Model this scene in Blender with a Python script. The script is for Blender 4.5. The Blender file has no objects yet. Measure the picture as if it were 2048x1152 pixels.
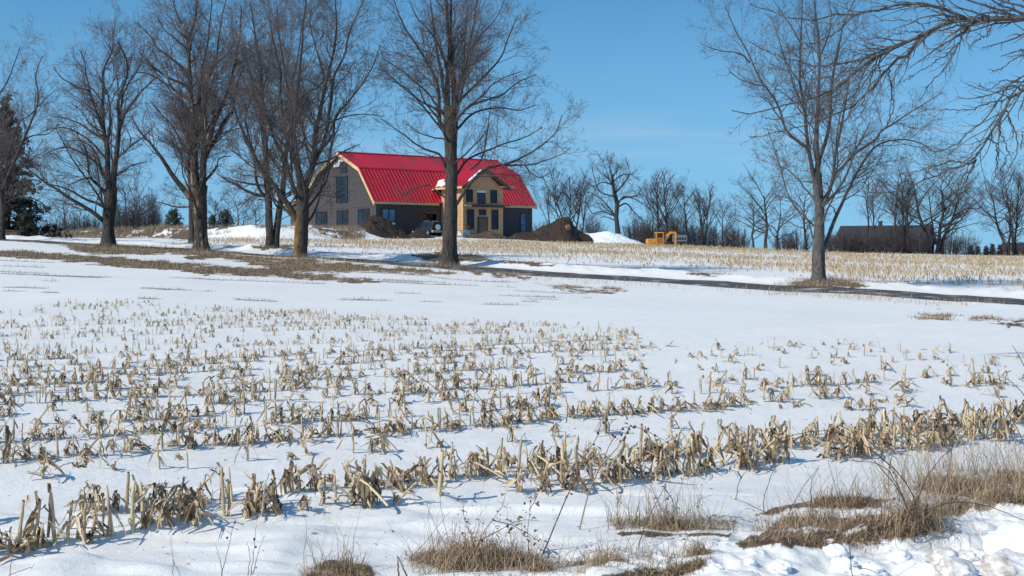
import bpy, bmesh, math, random
import numpy as np
from mathutils import Vector, Matrix

S = bpy.context.scene
COL = S.collection
F = 2800.0          # focal length in pixels of the 2048 px wide photograph
CX, HY = 1024.0, 515.0
EYE = 1.8

# ------------------------------------------------------------------ helpers
def P(px, py, d):
    return np.array([(px - CX) / F * d, d, EYE + (HY - py) / F * d])

def _hash(xi, yi, seed):
    h = (xi.astype(np.int64) * 374761393 + yi.astype(np.int64) * 668265263 + seed * 974711) & 0xffffffff
    h = ((h ^ (h >> 13)) * 1274126177) & 0xffffffff
    h = h ^ (h >> 16)
    return (h & 0xffffff) / float(0xffffff)

def vnoise(x, y, seed=0):
    x = np.asarray(x, float); y = np.asarray(y, float)
    xi = np.floor(x); yi = np.floor(y)
    fx = x - xi; fy = y - yi
    fx = fx * fx * (3 - 2 * fx); fy = fy * fy * (3 - 2 * fy)
    a = _hash(xi, yi, seed); b = _hash(xi + 1, yi, seed)
    c = _hash(xi, yi + 1, seed); d = _hash(xi + 1, yi + 1, seed)
    return (a * (1 - fx) + b * fx) * (1 - fy) + (c * (1 - fx) + d * fx) * fy

def fbm(x, y, seed=0, oct=4, gain=.5):
    s = 0; a = 1.0; t = 0
    for i in range(oct):
        s = s + a * vnoise(x * 2 ** i + 17.3 * i, y * 2 ** i - 9.1 * i, seed + i); t += a; a *= gain
    return s / t

def sstep(a, b, x):
    t = np.clip((x - a) / (b - a), 0, 1)
    return t * t * (3 - 2 * t)

def inpoly(px, py, poly):
    px = np.asarray(px, float); py = np.asarray(py, float)
    r = np.zeros(px.shape, bool)
    n = len(poly)
    for i in range(n):
        x0, y0 = poly[i]; x1, y1 = poly[(i + 1) % n]
        if y0 == y1: continue
        c = ((y0 > py) != (y1 > py)) & (px < (x1 - x0) * (py - y0) / (y1 - y0) + x0)
        r ^= c
    return r

def mesh_np(name, V, Q, mat, smooth=False, attrs=None):
    """V (n,3); Q list of (k,m) int arrays of polygons"""
    V = np.asarray(V, np.float32)
    if not isinstance(Q, list): Q = [Q]
    Q = [np.asarray(q, np.int32) for q in Q if len(q)]
    me = bpy.data.meshes.new(name)
    me.vertices.add(len(V)); me.vertices.foreach_set('co', V.ravel())
    tot = sum(q.size for q in Q); npol = sum(len(q) for q in Q)
    me.loops.add(tot); me.polygons.add(npol)
    me.loops.foreach_set('vertex_index', np.concatenate([q.ravel() for q in Q]))
    cnt = np.concatenate([np.full(len(q), q.shape[1], np.int32) for q in Q])
    st = np.concatenate([[0], np.cumsum(cnt)[:-1]]).astype(np.int32)
    me.polygons.foreach_set('loop_start', st)
    try: me.polygons.foreach_set('loop_total', cnt)
    except Exception: pass
    if smooth: me.polygons.foreach_set('use_smooth', np.ones(npol, bool))
    me.update(calc_edges=True)
    for k, a in (attrs or {}).items():
        at = me.attributes.new(k, 'FLOAT', 'POINT')
        at.data.foreach_set('value', np.asarray(a, np.float32))
    for m in (mat if isinstance(mat, (list, tuple)) else [mat]):
        if m: me.materials.append(m)
    return me

def link(name, me, parent=None, loc=None):
    o = bpy.data.objects.new(name, me); COL.objects.link(o)
    if parent: o.parent = parent
    if loc is not None: o.location = [float(c) for c in loc]
    return o

def tag(o, label, cat, group=None, kind=None):
    o['label'] = label
    if cat: o['category'] = cat
    if group: o['group'] = group
    if kind: o['kind'] = kind
    return o

def thing(name, label, cat, loc, rz=0, group=None):
    o = bpy.data.objects.new(name, None); COL.objects.link(o)
    o.location = [float(c) for c in loc]; o.rotation_euler = (0, 0, rz); o.empty_display_size = .2
    return tag(o, label, cat, group)

class MB:
    """collects boxes, prisms and tubes, then links them as one mesh object"""
    def __init__(s): s.bm = bmesh.new()
    def poly(s, pts):
        try: return s.bm.faces.new([s.bm.verts.new(tuple(map(float, p))) for p in pts])
        except Exception: return None
    def hexa(s, c):
        v = [s.bm.verts.new(tuple(map(float, p))) for p in c]
        for f in ((0,3,2,1),(4,5,6,7),(0,1,5,4),(1,2,6,5),(2,3,7,6),(3,0,4,7)):
            s.bm.faces.new([v[i] for i in f])
    def box(s, x0, x1, y0, y1, z0, z1):
        s.hexa([(x0,y0,z0),(x1,y0,z0),(x1,y1,z0),(x0,y1,z0),(x0,y0,z1),(x1,y0,z1),(x1,y1,z1),(x0,y1,z1)])
    def bar(s, a, b, w, h, up=(0,0,1)):
        a = np.array(a, float); b = np.array(b, float); t = b - a; t /= np.linalg.norm(t)
        u = np.cross(t, np.array(up, float)); u /= np.linalg.norm(u); v = np.cross(u, t)
        u = u * w / 2; v = v * h / 2
        s.hexa([a-u-v, a+u-v, b+u-v, b-u-v, a-u+v, a+u+v, b+u+v, b-u+v])
    def prism(s, pts, off):
        off = np.array(off, float)
        A = [s.bm.verts.new(tuple(map(float, p))) for p in pts]
        B = [s.bm.verts.new(tuple(map(float, np.array(p, float) + off))) for p in pts]
        n = len(A)
        s.bm.faces.new(A[::-1]); s.bm.faces.new(B)
        for i in range(n): s.bm.faces.new([A[i], A[(i+1) % n], B[(i+1) % n], B[i]])
    def tube(s, pts, r, n=8):
        pts = [np.array(p, float) for p in pts]
        rr = r if hasattr(r, '__len__') else [r] * len(pts)
        rings = []
        for i, p in enumerate(pts):
            t = pts[min(i+1, len(pts)-1)] - pts[max(i-1, 0)]; t /= np.linalg.norm(t)
            ref = np.array([0, 0, 1.]) if abs(t[2]) < .8 else np.array([1., 0, 0])
            u = np.cross(t, ref); u /= np.linalg.norm(u); v = np.cross(u, t)
            rings.append([s.bm.verts.new(tuple(p + rr[i] * (math.cos(k*2*math.pi/n) * u + math.sin(k*2*math.pi/n) * v))) for k in range(n)])
        for i in range(len(rings)-1):
            for k in range(n): s.bm.faces.new([rings[i][k], rings[i][(k+1)%n], rings[i+1][(k+1)%n], rings[i+1][k]])
        s.bm.faces.new(rings[0][::-1]); s.bm.faces.new(rings[-1])
    def build(s, name, mat, parent=None, loc=None, bevel=0, smooth=False):
        if bevel:
            bmesh.ops.bevel(s.bm, geom=list(s.bm.edges), offset=bevel, segments=2, affect='EDGES', profile=.5)
        bmesh.ops.recalc_face_normals(s.bm, faces=list(s.bm.faces))
        me = bpy.data.meshes.new(name); s.bm.to_mesh(me); s.bm.free()
        if smooth:
            for p in me.polygons: p.use_smooth = True
        me.materials.append(mat)
        return link(name, me, parent, loc)

# ------------------------------------------------------------------ materials
def new_mat(name, rough=.8):
    m = bpy.data.materials.new(name); m.use_nodes = True
    nt = m.node_tree; b = nt.nodes['Principled BSDF']; b.inputs['Roughness'].default_value = rough
    return m, nt, b

def ramp(nt, fac, stops):
    r = nt.nodes.new('ShaderNodeValToRGB')
    while len(r.color_ramp.elements) > 1: r.color_ramp.elements.remove(r.color_ramp.elements[-1])
    r.color_ramp.elements[0].position = stops[0][0]; r.color_ramp.elements[0].color = (*stops[0][1], 1)
    for p, c in stops[1:]:
        e = r.color_ramp.elements.new(p); e.color = (*c, 1)
    nt.links.new(fac, r.inputs['Fac']); return r.outputs['Color']

def noise(nt, scale, vec=None, detail=4, stretch=None, coord='Object', rough=.55):
    n = nt.nodes.new('ShaderNodeTexNoise'); n.inputs['Scale'].default_value = scale; n.inputs['Detail'].default_value = detail
    n.inputs['Roughness'].default_value = rough
    if vec is None:
        tc = nt.nodes.new('ShaderNodeTexCoord'); vec = tc.outputs[coord]
    if stretch:
        mp = nt.nodes.new('ShaderNodeMapping'); mp.inputs['Scale'].default_value = stretch
        nt.links.new(vec, mp.inputs['Vector']); vec = mp.outputs['Vector']
    nt.links.new(vec, n.inputs['Vector']); return n.outputs['Fac']

def mix(nt, fac, a, b):
    m = nt.nodes.new('ShaderNodeMix'); m.data_type = 'RGBA'
    for s, v in ((m.inputs[6], a), (m.inputs[7], b)):
        if isinstance(v, tuple): s.default_value = (*v, 1)
        else: nt.links.new(v, s)
    if isinstance(fac, (int, float)): m.inputs[0].default_value = fac
    else: nt.links.new(fac, m.inputs[0])
    return m.outputs[2]

def maprange(nt, v, a, b, c=0, d=1):
    m = nt.nodes.new('ShaderNodeMapRange'); nt.links.new(v, m.inputs[0])
    for i, x in enumerate((a, b, c, d)): m.inputs[i + 1].default_value = x
    return m.outputs[0]

def attr(nt, name):
    a = nt.nodes.new('ShaderNodeAttribute'); a.attribute_name = name; return a.outputs['Fac']

def bump(nt, b, h, strength=.5, dist=.02):
    n = nt.nodes.new('ShaderNodeBump'); n.inputs['Strength'].default_value = strength; n.inputs['Distance'].default_value = dist
    nt.links.new(h, n.inputs['Height']); nt.links.new(n.outputs['Normal'], b.inputs['Normal'])

def simple(name, col, var=.25, scale=3, rough=.8, stretch=None, bmp=0, metallic=0, bdist=.02):
    m, nt, b = new_mat(name, rough)
    f = noise(nt, scale, stretch=stretch, detail=5)
    lo = tuple(c * (1 - var) for c in col); hi = tuple(min(1, c * (1 + var)) for c in col)
    nt.links.new(ramp(nt, f, [(.3, lo), (.7, hi)]), b.inputs['Base Color'])
    b.inputs['Metallic'].default_value = metallic
    if bmp: bump(nt, b, f, bmp, bdist)
    return m

M = {}
def bark(name, dark, light, lichen=None, peel=None):
    m, nt, b = new_mat(name, .95)
    b.inputs['Specular IOR Level'].default_value = .15
    f = noise(nt, 7, stretch=(3, 3, .55), detail=6, rough=.65)
    g = noise(nt, 1.1, detail=3)
    c = ramp(nt, f, [(.40, dark), (.5, tuple((a + l) / 2 for a, l in zip(dark, light))), (.62, light)])
    c = mix(nt, maprange(nt, g, .35, .75), c, tuple(.6 * x for x in light))
    tc = nt.nodes.new('ShaderNodeTexCoord'); sp = nt.nodes.new('ShaderNodeSeparateXYZ'); nt.links.new(tc.outputs['Object'], sp.inputs[0])
    if lichen:
        n2 = noise(nt, 3.0, stretch=(1, 1, .6), detail=5)
        hz = maprange(nt, sp.outputs['Z'], 3.0, 1.6)
        hx = maprange(nt, sp.outputs['X'], .05, -.2)
        k = nt.nodes.new('ShaderNodeMath'); k.operation = 'MULTIPLY'; nt.links.new(hz, k.inputs[0]); nt.links.new(hx, k.inputs[1])
        k2 = nt.nodes.new('ShaderNodeMath'); k2.operation = 'MULTIPLY'; nt.links.new(k.outputs[0], k2.inputs[0]); nt.links.new(maprange(nt, n2, .42, .58), k2.inputs[1])
        c = mix(nt, k2.outputs[0], c, lichen)
    if peel:
        n2 = noise(nt, 1.7, stretch=(1.6, 1.6, .45), detail=5)
        c = mix(nt, maprange(nt, n2, .56, .62), c, peel)
    nt.links.new(c, b.inputs['Base Color'])
    bump(nt, b, f, .9, .05)
    return m

M['bark'] = bark('maple_bark', (.022, .019, .018), (.12, .105, .096))
M['bark_lichen'] = bark('maple_bark_lichen', (.022, .019, .018), (.12, .105, .096), lichen=(.27, .15, .03))
M['bark_peel'] = bark('maple_bark_peeling', (.022, .019, .018), (.125, .106, .093), peel=(.33, .24, .15))
M['bark_grey'] = bark('grey_bark', (.045, .041, .039), (.19, .177, .165))
M['bark_far'] = bark('far_bark', (.025, .023, .025), (.09, .08, .08))
M['twig'] = simple('twig_bark', (.13, .11, .105), .3, 2, .95)
M['twig_far'] = simple('far_twig_bark', (.09, .078, .08), .3, 1, .95)
M['twig_grey'] = simple('grey_twig_bark', (.12, .113, .107), .35, 4, .9)
for k in ('twig', 'twig_far', 'twig_grey'): M[k].node_tree.nodes['Principled BSDF'].inputs['Specular IOR Level'].default_value = .15
M['needle'] = simple('spruce_needles', (.03, .031, .023), .5, 3, .9)
M['cedar'] = simple('cedar_foliage', (.04, .045, .024), .5, 4, .9)

# corn and grass use a per-leaf tint attribute (bleached straw to weathered brown)
def tinted(name, stops, nscale=12, rough=.75):
    m, nt, b = new_mat(name, rough)
    b.inputs['Specular IOR Level'].default_value = .25
    t = attr(nt, 'tint'); n = noise(nt, nscale, detail=4)
    a = nt.nodes.new('ShaderNodeMath'); a.operation = 'MULTIPLY_ADD'; a.inputs[1].default_value = .5; nt.links.new(n, a.inputs[0])
    s = nt.nodes.new('ShaderNodeMath'); s.operation = 'SUBTRACT'; s.inputs[1].default_value = .25; nt.links.new(t, s.inputs[0]); nt.links.new(s.outputs[0], a.inputs[2])
    nt.links.new(ramp(nt, a.outputs[0], stops), b.inputs['Base Color'])
    return m
M['corn'] = tinted('dry_corn', [(0, (.72, .60, .42)), (.28, (.55, .42, .26)), (.6, (.27, .195, .125)), (1, (.075, .054, .038))], 16)
M['corn_far'] = tinted('far_corn', [(0, (.64, .50, .31)), (.5, (.48, .35, .19)), (1, (.22, .15, .085))], 2)
M['grass'] = tinted('dead_grass_blades', [(0, (.52, .415, .285)), (.4, (.34, .25, .165)), (.75, (.17, .118, .078)), (1, (.06, .042, .03))], 6, .85)
M['weed'] = tinted('dry_weed', [(0, (.36, .28, .2)), (.4, (.22, .155, .105)), (.8, (.12, .075, .06)), (1, (.07, .045, .04))], 9, .85)
# ------------------------------------------------------------------ terrain
_cols = np.array([-400, 0, 400, 700, 1000, 1300, 1640, 2048, 2450.])
_rows = np.array([3, 20, 30, 42, 55, 65, 75, 90, 120, 140, 152, 165, 180, 220, 300, 600, 4000.])
_tab = np.array([
 [0, 0, 0, 0, 0, 0, 0, 0, 0],
 [0, 0, 0, 0, 0, 0, 0, 0, 0],
 [.12, .1, .06, .03, 0, 0, 0, 0, 0],
 [.5, .42, .32, .2, .1, .04, 0, 0, 0],
 [1.5, 1.3, .95, .68, .45, .25, .1, .0, 0],
 [2.3, 2.0, 1.52, 1.13, .8, .55, .42, .2, .1],
 [2.8, 2.5, 1.95, 1.52, 1.15, .9, .75, .5, .4],
 [3.2, 2.9, 2.35, 1.95, 1.55, 1.3, 1.1, .8, .7],
 [3.7, 3.5, 3.1, 2.85, 2.5, 2.15, 1.65, 1.3, 1.2],
 [3.9, 3.8, 3.6, 3.4, 3.25, 2.95, 2.2, 1.7, 1.6],
 [4.0, 4.0, 3.9, 3.85, 3.75, 2.9, 2.3, 1.85, 1.8],
 [4.1, 4.1, 4.2, 4.4, 4.35, 2.5, 2.4, 1.95, 1.9],
 [4.1, 4.2, 4.6, 4.7, 4.6, 2.4, 2.3, 1.95, 1.9],
 [4.0, 4.2, 4.5, 4.6, 4.5, 2.3, 1.9, 1.7, 1.6],
 [3.5, 3.8, 4, 4, 3.6, 2.0, 1.5, 1.2, 1],
 [2, 2, 2, 2, 1.5, 0, 0, 0, 0],
 [-9, -9, -9, -9, -9, -9, -9, -9, -9.]])
_gx = np.linspace(-400, 2450, 240); _gy = np.linspace(math.log(3), math.log(4000), 700)
_t1 = np.array([np.interp(_gx, _cols, r) for r in _tab])
_fine = np.array([np.interp(_gy, np.log(_rows), _t1[:, j]) for j in range(len(_gx))]).T
def _blur(a, n, ax):
    k = np.hanning(n + 2)[1:-1]; k /= k.sum()
    p = [(0, 0), (0, 0)]; p[ax] = (n // 2, n // 2)
    a = np.pad(a, p, mode='edge')
    return np.apply_along_axis(lambda v: np.convolve(v, k, 'valid'), ax, a)
_fine = _blur(_blur(_fine, 9, 0), 31, 1)

def zbase(X, Y):
    X = np.asarray(X, float); Y = np.maximum(np.asarray(Y, float), 3.0)
    u = np.clip((CX + F * X / Y + 400) / 2850 * 239, 0, 238.999)
    v = np.clip((np.log(Y) - _gy[0]) / (_gy[-1] - _gy[0]) * 699, 0, 698.999)
    i = u.astype(int); j = v.astype(int); fu = u - i; fv = v - j
    return (_fine[j, i] * (1-fu) + _fine[j, i+1] * fu) * (1-fv) + (_fine[j+1, i] * (1-fu) + _fine[j+1, i+1] * fu) * fv

ROADPX = [(2500, 42), (2250, 49), (2048, 55), (1840, 59), (1640, 62), (1300, 68), (1000, 72.5), (850, 74.5), (700, 77), (420, 81), (230, 86), (-50, 93), (-400, 102)]
ROAD = np.array([((p - CX) / F * d, d) for p, d in ROADPX])
def road_sd(X, Y):
    """signed distance to the track's centre line, positive on the far side; and position along it"""
    X = np.asarray(X, float); Y = np.asarray(Y, float)
    best = np.full(X.shape, 1e9); sgn = np.ones(X.shape); al = np.zeros(X.shape); acc = 0
    for (x0, y0), (x1, y1) in zip(ROAD[:-1], ROAD[1:]):
        dx, dy = x1 - x0, y1 - y0; L = math.hypot(dx, dy)
        t = np.clip(((X - x0) * dx + (Y - y0) * dy) / L ** 2, 0, 1)
        d = np.hypot(X - x0 - t * dx, Y - y0 - t * dy)
        m = d < best
        best = np.where(m, d, best); al = np.where(m, acc + t * L, al)
        sgn = np.where(m, np.where((X - x0) * dy - (Y - y0) * dx > 0, 1, -1), sgn)
        acc += L
    return best * sgn, al

ROWDIR = np.array([.8365, .548])            # direction of the near corn rows
ROWN = np.array([-.548, .8365])
ROWC = [10.65, 11.62, 13.7, 15.2, 16.75, 18.2] + [19.65 + 1.45 * k for k in range(22)]

# shapes of the bare brown ground, traced on the snow
BROWN = [
 [(-60,499),(60,503),(140,509),(215,513),(300,522),(420,531),(520,536),(600,545),(680,553),(770,563),(700,564),(560,553),(420,547),(300,537),(215,530),(100,520),(-60,512)],
 [(130,492),(200,489),(290,493),(340,501),(330,509),(200,508),(140,500)],
 [(250,500),(420,503),(560,518),(565,538),(500,527),(440,516),(385,519),(355,507),(270,508)],
 [(520,520),(610,516),(760,534),(900,545),(900,550),(760,543),(620,545),(540,540)],
 [(820,512),(880,503),(940,507),(990,521),(930,524),(850,520)],
 [(1570,568),(1625,559),(1700,563),(1730,572),(1650,576),(1590,574)],
 [(330,466),(400,464),(420,472),(390,482),(345,478)],
 [(500,492),(580,489),(590,497),(520,501)],
 [(1100,574),(1250,582),(1230,586),(1110,578)],
 [(1815,631),(1880,629),(1925,636),(1870,638)], [(1940,639),(2060,642),(2060,650),(1960,645)],
 [(930,540),(1060,552),(1050,557),(940,546)], [(1000,523),(1120,529),(1100,533),(1010,528)], [(1370,545),(1450,549),(1380,553)],
 # roadside mats in the foreground
 [(1840,975),(1900,955),(2060,940),(2060,1012),(1960,1010),(1880,1000),(1850,998)],
 [(1480,1075),(1560,1052),(1640,1050),(1720,1035),(1800,1030),(1860,1040),(1895,1075),(1850,1082),(1740,1088),(1600,1088),(1500,1086)],
 [(1490,1040),(1560,1028),(1640,1010),(1720,1003),(1790,1000),(1740,1018),(1640,1028),(1560,1042)],
 [(1220,1048),(1330,1044),(1480,1052),(1470,1062),(1330,1060),(1230,1058)],
 [(800,1122),(900,1110),(1000,1108),(1060,1118),(1110,1128),(1200,1126),(1300,1116),(1400,1112),(1420,1128),(1340,1140),(1200,1140),(1100,1146),(960,1144),(840,1134)],
 [(610,1146),(660,1136),(720,1142),(740,1160),(600,1160)],
 [(1840,1020),(1900,1012),(1925,1030),(1870,1036)],
]
def brown_mask(X, Y, Z):
    px = CX + F * X / Y; py = HY - F * (Z - EYE) / Y
    w = np.clip((py - HY) / 300, .05, 1)
    wx = (fbm(X * 1.3, Y * 1.3, 71, 3) - .5) * 60 * (.5 + w); wy = (fbm(X * 1.6 + 50, Y * .8, 72, 5, .62) - .5) * (8 + 75 * w)
    m = np.zeros(X.shape)
    for i, p in enumerate(BROWN):
        xs = [q[0] for q in p]; ys = [q[1] for q in p]
        if max(xs) < px.min() or min(xs) > px.max(): continue
        m = np.maximum(m, inpoly(px + wx, py + wy, p).astype(float))
    m = m * (fbm(X * 2.4 * np.where(Y < 30, 1, .3), Y * 3.2 * np.where(Y < 30, 1, .3), 75, 4) > np.where(Y < 30, .40, .24))
    return m

CHUNKREG = [(1180,1165),(1300,1135),(1480,1112),(1620,1100),(1780,1098),(1900,1065),(1960,1040),(2080,1020),(2300,1010),(2300,1300),(1100,1300)]
def ground(X, Y, detail=True):
    X = np.asarray(X, float); Y = np.asarray(Y, float)
    z = zbase(X, Y)
    sd, al = road_sd(X, Y)
    n1 = fbm(al * .22, al * 0 + 3.1, 5, 3); n2 = fbm(X * .9, Y * .9, 8, 3) - .5
    far = (.36 + .4 * (n1 - .4)) * np.exp(-((sd - 4.0) / 1.3) ** 2) * np.clip(.75 + n2 * .9, .2, 2)
    near = (.06 + .16 * (n1 - .45)) * np.exp(-((sd + 3.2) / .7) ** 2) * np.clip(.7 + n2, 0, 2)
    z = z + .02 * np.exp(-(sd / 2.6) ** 4) + np.maximum(far, 0) + np.maximum(near, 0)
    # earth bank beyond the far field, left of the barn
    px = CX + F * X / Y
    yb = 147 + 4 * np.sin(px / 130.) + 6 * sstep(500, 760, px)
    e = sstep(60, 190, px) * (1 - sstep(690, 790, px))
    rough = fbm(X * .45, Y * .45, 21, 4)
    dY = Y - yb
    prof = np.where(dY < 0, np.exp(-(dY / 3.0) ** 2), np.exp(-(dY / 9.0) ** 2))
    z = z + e * prof * (1.25 + .9 * (rough - .5) * np.clip(1 - abs(dY) / 6, 0, 1)) * (.62 + .38 * sstep(200, 420, px))
    if detail:
        drift = (fbm(X * .16, Y * .16, 31, 3) - .5) * .14 * sstep(8, 25, Y)
        ripple = (fbm(X * .9, Y * 1.4, 33, 4) - .5) * .028
        fine = (fbm(X * 5, Y * 5, 37, 3) - .5) * .014 * (Y < 40)
        z = z + drift * (Y < 300) + ripple * (Y < 200) + fine
        # shallow wind scoop behind each corn row
        c = (X * ROWN[0] + Y * ROWN[1]) / ROWN[1]
        for k, rc in enumerate(ROWC[:14]):
            z = z + np.where(Y < 40, .05 * np.exp(-((c - rc - .18) / .3) ** 2) - .045 * np.exp(-((c - rc + .25) / .28) ** 2), 0)
        # ploughed roadside snow, lower right
        py = HY - F * (z - EYE) / Y
        nearm = (Y < 14)
        if nearm.any():
            mk = np.zeros(X.shape); q = nearm
            wob = (fbm(X * 1.5, Y * 1.5, 55, 3) - .5) * 60
            mk[q] = np.clip(inpoly(px[q] + wob[q], py[q] + wob[q] * .5, CHUNKREG) * 1., 0, 1)
            lum = np.abs(fbm(X * 4.2, Y * 4.2, 41, 3) - .5) * 2
            lum2 = fbm(X * 11, Y * 11, 43, 3)
            lum3 = sstep(.5, .8, vnoise(X * 2.6, Y * 2.6, 44))
            edge = sstep(1100, 1160, py) if False else 1
            mk = mk * sstep(0, 1, 1)
            z = z + mk * (.02 + .05 * (1 - lum) ** 2 + .015 * lum2 + .05 * lum3)
            # snow ledges above the melted mats
            z = z + np.where(q, .05 * sstep(.45, .6, fbm(X * .8, Y * 1.6, 47, 3)) * sstep(960, 1010, py), 0)
    return z

def gz(x, y): return float(ground(np.array([x]), np.array([y]))[0])
def gpt(px, d, dz=0):
    x = (px - CX) / F * d
    return np.array([x, d, gz(x, d) + dz])
def hit_ground(px, py, lo=4, hi=200):
    """first point of the ground seen at a pixel of the photograph"""
    d = np.exp(np.linspace(math.log(lo), math.log(hi), 900)); x = (px - CX) / F * d
    g = ground(x, d) - (EYE + (HY - py) / F * d)
    i = int(np.argmax(g > 0)) if (g > 0).any() else len(d) - 1
    return np.array([x[i], d[i], EYE + (HY - py) / F * d[i]])

def build_ground():
    th = np.concatenate([np.linspace(-2.2, -.46, 30)[:-1], np.linspace(-.46, .46, 940), np.linspace(.46, 2.2, 30)[1:]])
    ys = np.concatenate([np.exp(np.linspace(math.log(2.5), math.log(7), 40))[:-1], np.exp(np.linspace(math.log(7), math.log(14), 260))[:-1], np.exp(np.linspace(math.log(14), math.log(50), 260))[:-1], np.linspace(50, 100, 240)[:-1], np.linspace(100, 200, 200)[:-1], np.exp(np.linspace(math.log(200), math.log(5000), 50))])
    T, Yg = np.meshgrid(th, ys); Xg = T * Yg
    Z = ground(Xg, Yg)
    br = np.zeros(Xg.shape)
    sel = (abs(T) < .42) & (Yg < 190)
    br[sel] = brown_mask(Xg[sel], Yg[sel], Z[sel])
    pxg = CX + F * T
    # bank faces: weathered earth and grass showing through the snow
    bk = sstep(70, 130, pxg) * (1 - sstep(700, 760, pxg)) * np.exp(-((Yg - 148) / 7) ** 2)
    gn = fbm(Xg * .7, Yg * .5 + Z * 1.3, 61, 5, .6)
    leftmore = .07 * (1 - sstep(180, 330, pxg))
    br = np.maximum(br, (bk * (gn + leftmore) > .465) * 1.)
    # thin old lines of grass on the open snow left of the track
    ln = sstep(.70, .74, fbm(Xg * .25, Yg * 2.2, 66, 4)) * (Yg > 44) * (Yg < 66) * (Xg < 3) * .9
    br = np.maximum(br, ln)
    # trampled earth round the building site
    et = np.exp(-(((Xg + 8) / 14) ** 2 + ((Yg - 164) / 7) ** 2) ** 2)
    earth = (et * fbm(Xg * .5, Yg * .5, 63, 4) > .4) * 1.
    V = np.stack([Xg, Yg, Z], -1).reshape(-1, 3)
    n, m = Xg.shape
    i = np.arange(n - 1)[:, None] * m + np.arange(m - 1)[None]
    Q = np.stack([i, i + 1, i + m + 1, i + m], -1).reshape(-1, 4)
    mt, nt, b = new_mat('snow_and_dead_grass', .6)
    b.inputs['Specular IOR Level'].default_value = .3
    f1 = noise(nt, 1.2, detail=6); f2 = noise(nt, 22, detail=3); f3 = noise(nt, 140, detail=3); f4 = noise(nt, .35, detail=4)
    snow = ramp(nt, f4, [(.3, (.81, .81, .80)), (.7, (.86, .855, .84))])
    gcol = ramp(nt, f2, [(.3, (.06, .042, .028)), (.5, (.135, .093, .058)), (.72, (.25, .185, .12))])
    ecol = ramp(nt, f1, [(.3, (.05, .037, .03)), (.7, (.11, .085, .065))])
    c = mix(nt, attr(nt, 'bare'), snow, gcol); c = mix(nt, attr(nt, 'earth'), c, ecol)
    nt.links.new(c, b.inputs['Base Color'])
    ad = nt.nodes.new('ShaderNodeMath'); ad.operation = 'ADD'; nt.links.new(f2, ad.inputs[0]); nt.links.new(f3, ad.inputs[1])
    bump(nt, b, ad.outputs[0], .5, .02)
    me = mesh_np('snowy_ground', V, Q, mt, True, {'bare': br.ravel(), 'earth': earth.ravel()})
    o = link('ground', me); tag(o, 'snow covered farmland with bare strips of brown grass', None, kind='structure')
    return Xg, Yg, Z, br

GX, GY, GZ, GB = build_ground()

def build_road():
    pts = []
    for (x0, y0), (x1, y1) in zip(ROAD[:-1], ROAD[1:]):
        n = max(4, int(math.hypot(x1 - x0, y1 - y0) / .35))
        for k in range(n): pts.append((x0 + (x1 - x0) * k / n, y0 + (y1 - y0) * k / n))
    pts = np.array(pts)
    ker = np.hanning(41); ker /= ker.sum()
    pp = np.pad(pts, ((20, 20), (0, 0)), mode='edge')
    pts = np.stack([np.convolve(pp[:, i], ker, 'valid') for i in (0, 1)], -1)
    t = np.gradient(pts, axis=0); t /= np.linalg.norm(t, axis=1)[:, None]
    nrm = np.stack([t[:, 1], -t[:, 0]], -1)
    k = np.linspace(-1, 1, 13)
    al = np.arange(len(pts)) * .35
    hw = 2.0 + (fbm(al * .3, al * 0, 81, 3) - .5) * 1.0
    hw2 = 2.1 + (fbm(al * .3, al * 0 + 9, 83, 3) - .5) * 1.0
    W = np.where(k[None] < 0, hw[:, None] * k[None], hw2[:, None] * k[None])
    X = pts[:, None, 0] + nrm[:, None, 0] * W; Y = pts[:, None, 1] + nrm[:, None, 1] * W
    Z = ground(X, Y) + .06 - .05 * np.abs(k)[None] ** 3 + (fbm(X * 3, Y * 3, 85, 2) - .5) * .02
    n, m = X.shape
    V = np.stack([X, Y, Z], -1).reshape(-1, 3)
    i = np.arange(n - 1)[:, None] * m + np.arange(m - 1)[None]
    Q = np.stack([i, i + 1, i + m + 1, i + m], -1).reshape(-1, 4)
    mt, nt, b = new_mat('wet_gravel', .75)
    f = noise(nt, 9, detail=6); g = noise(nt, .8, detail=3)
    c = ramp(nt, f, [(.3, (.035, .03, .028)), (.7, (.10, .088, .08))]); c = mix(nt, maprange(nt, g, .55, .72), c, (.42, .41, .40))
    nt.links.new(c, b.inputs['Base Color']); bump(nt, b, f, .6, .03)
    tag(link('farm_road', mesh_np('farm_road', V, Q, mt, True)), 'dark wet gravel farm track crossing the snow', None, kind='structure')
build_road()
# ------------------------------------------------------------------ trees
def resample(pts, n):
    """Catmull-Rom through the points, n samples evenly by length"""
    p = np.asarray(pts, float)
    if len(p) == 2:
        t = np.linspace(0, 1, n)[:, None]; return p[0] * (1 - t) + p[1] * t
    q = np.vstack([2 * p[0] - p[1], p, 2 * p[-1] - p[-2]]); out = []
    for i in range(len(p) - 1):
        a, b, c, d = q[i:i + 4]
        t = np.linspace(0, 1, 12, endpoint=False)[:, None]
        out.append(.5 * ((2 * b) + (-a + c) * t + (2 * a - 5 * b + 4 * c - d) * t ** 2 + (-a + 3 * b - 3 * c + d) * t ** 3))
    out = np.vstack(out + [p[-1:]])
    s = np.concatenate([[0], np.cumsum(np.linalg.norm(np.diff(out, axis=0), axis=1))])
    u = np.linspace(0, s[-1], n)
    return np.stack([np.interp(u, s, out[:, k]) for k in range(out.shape[1])], -1)

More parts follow.
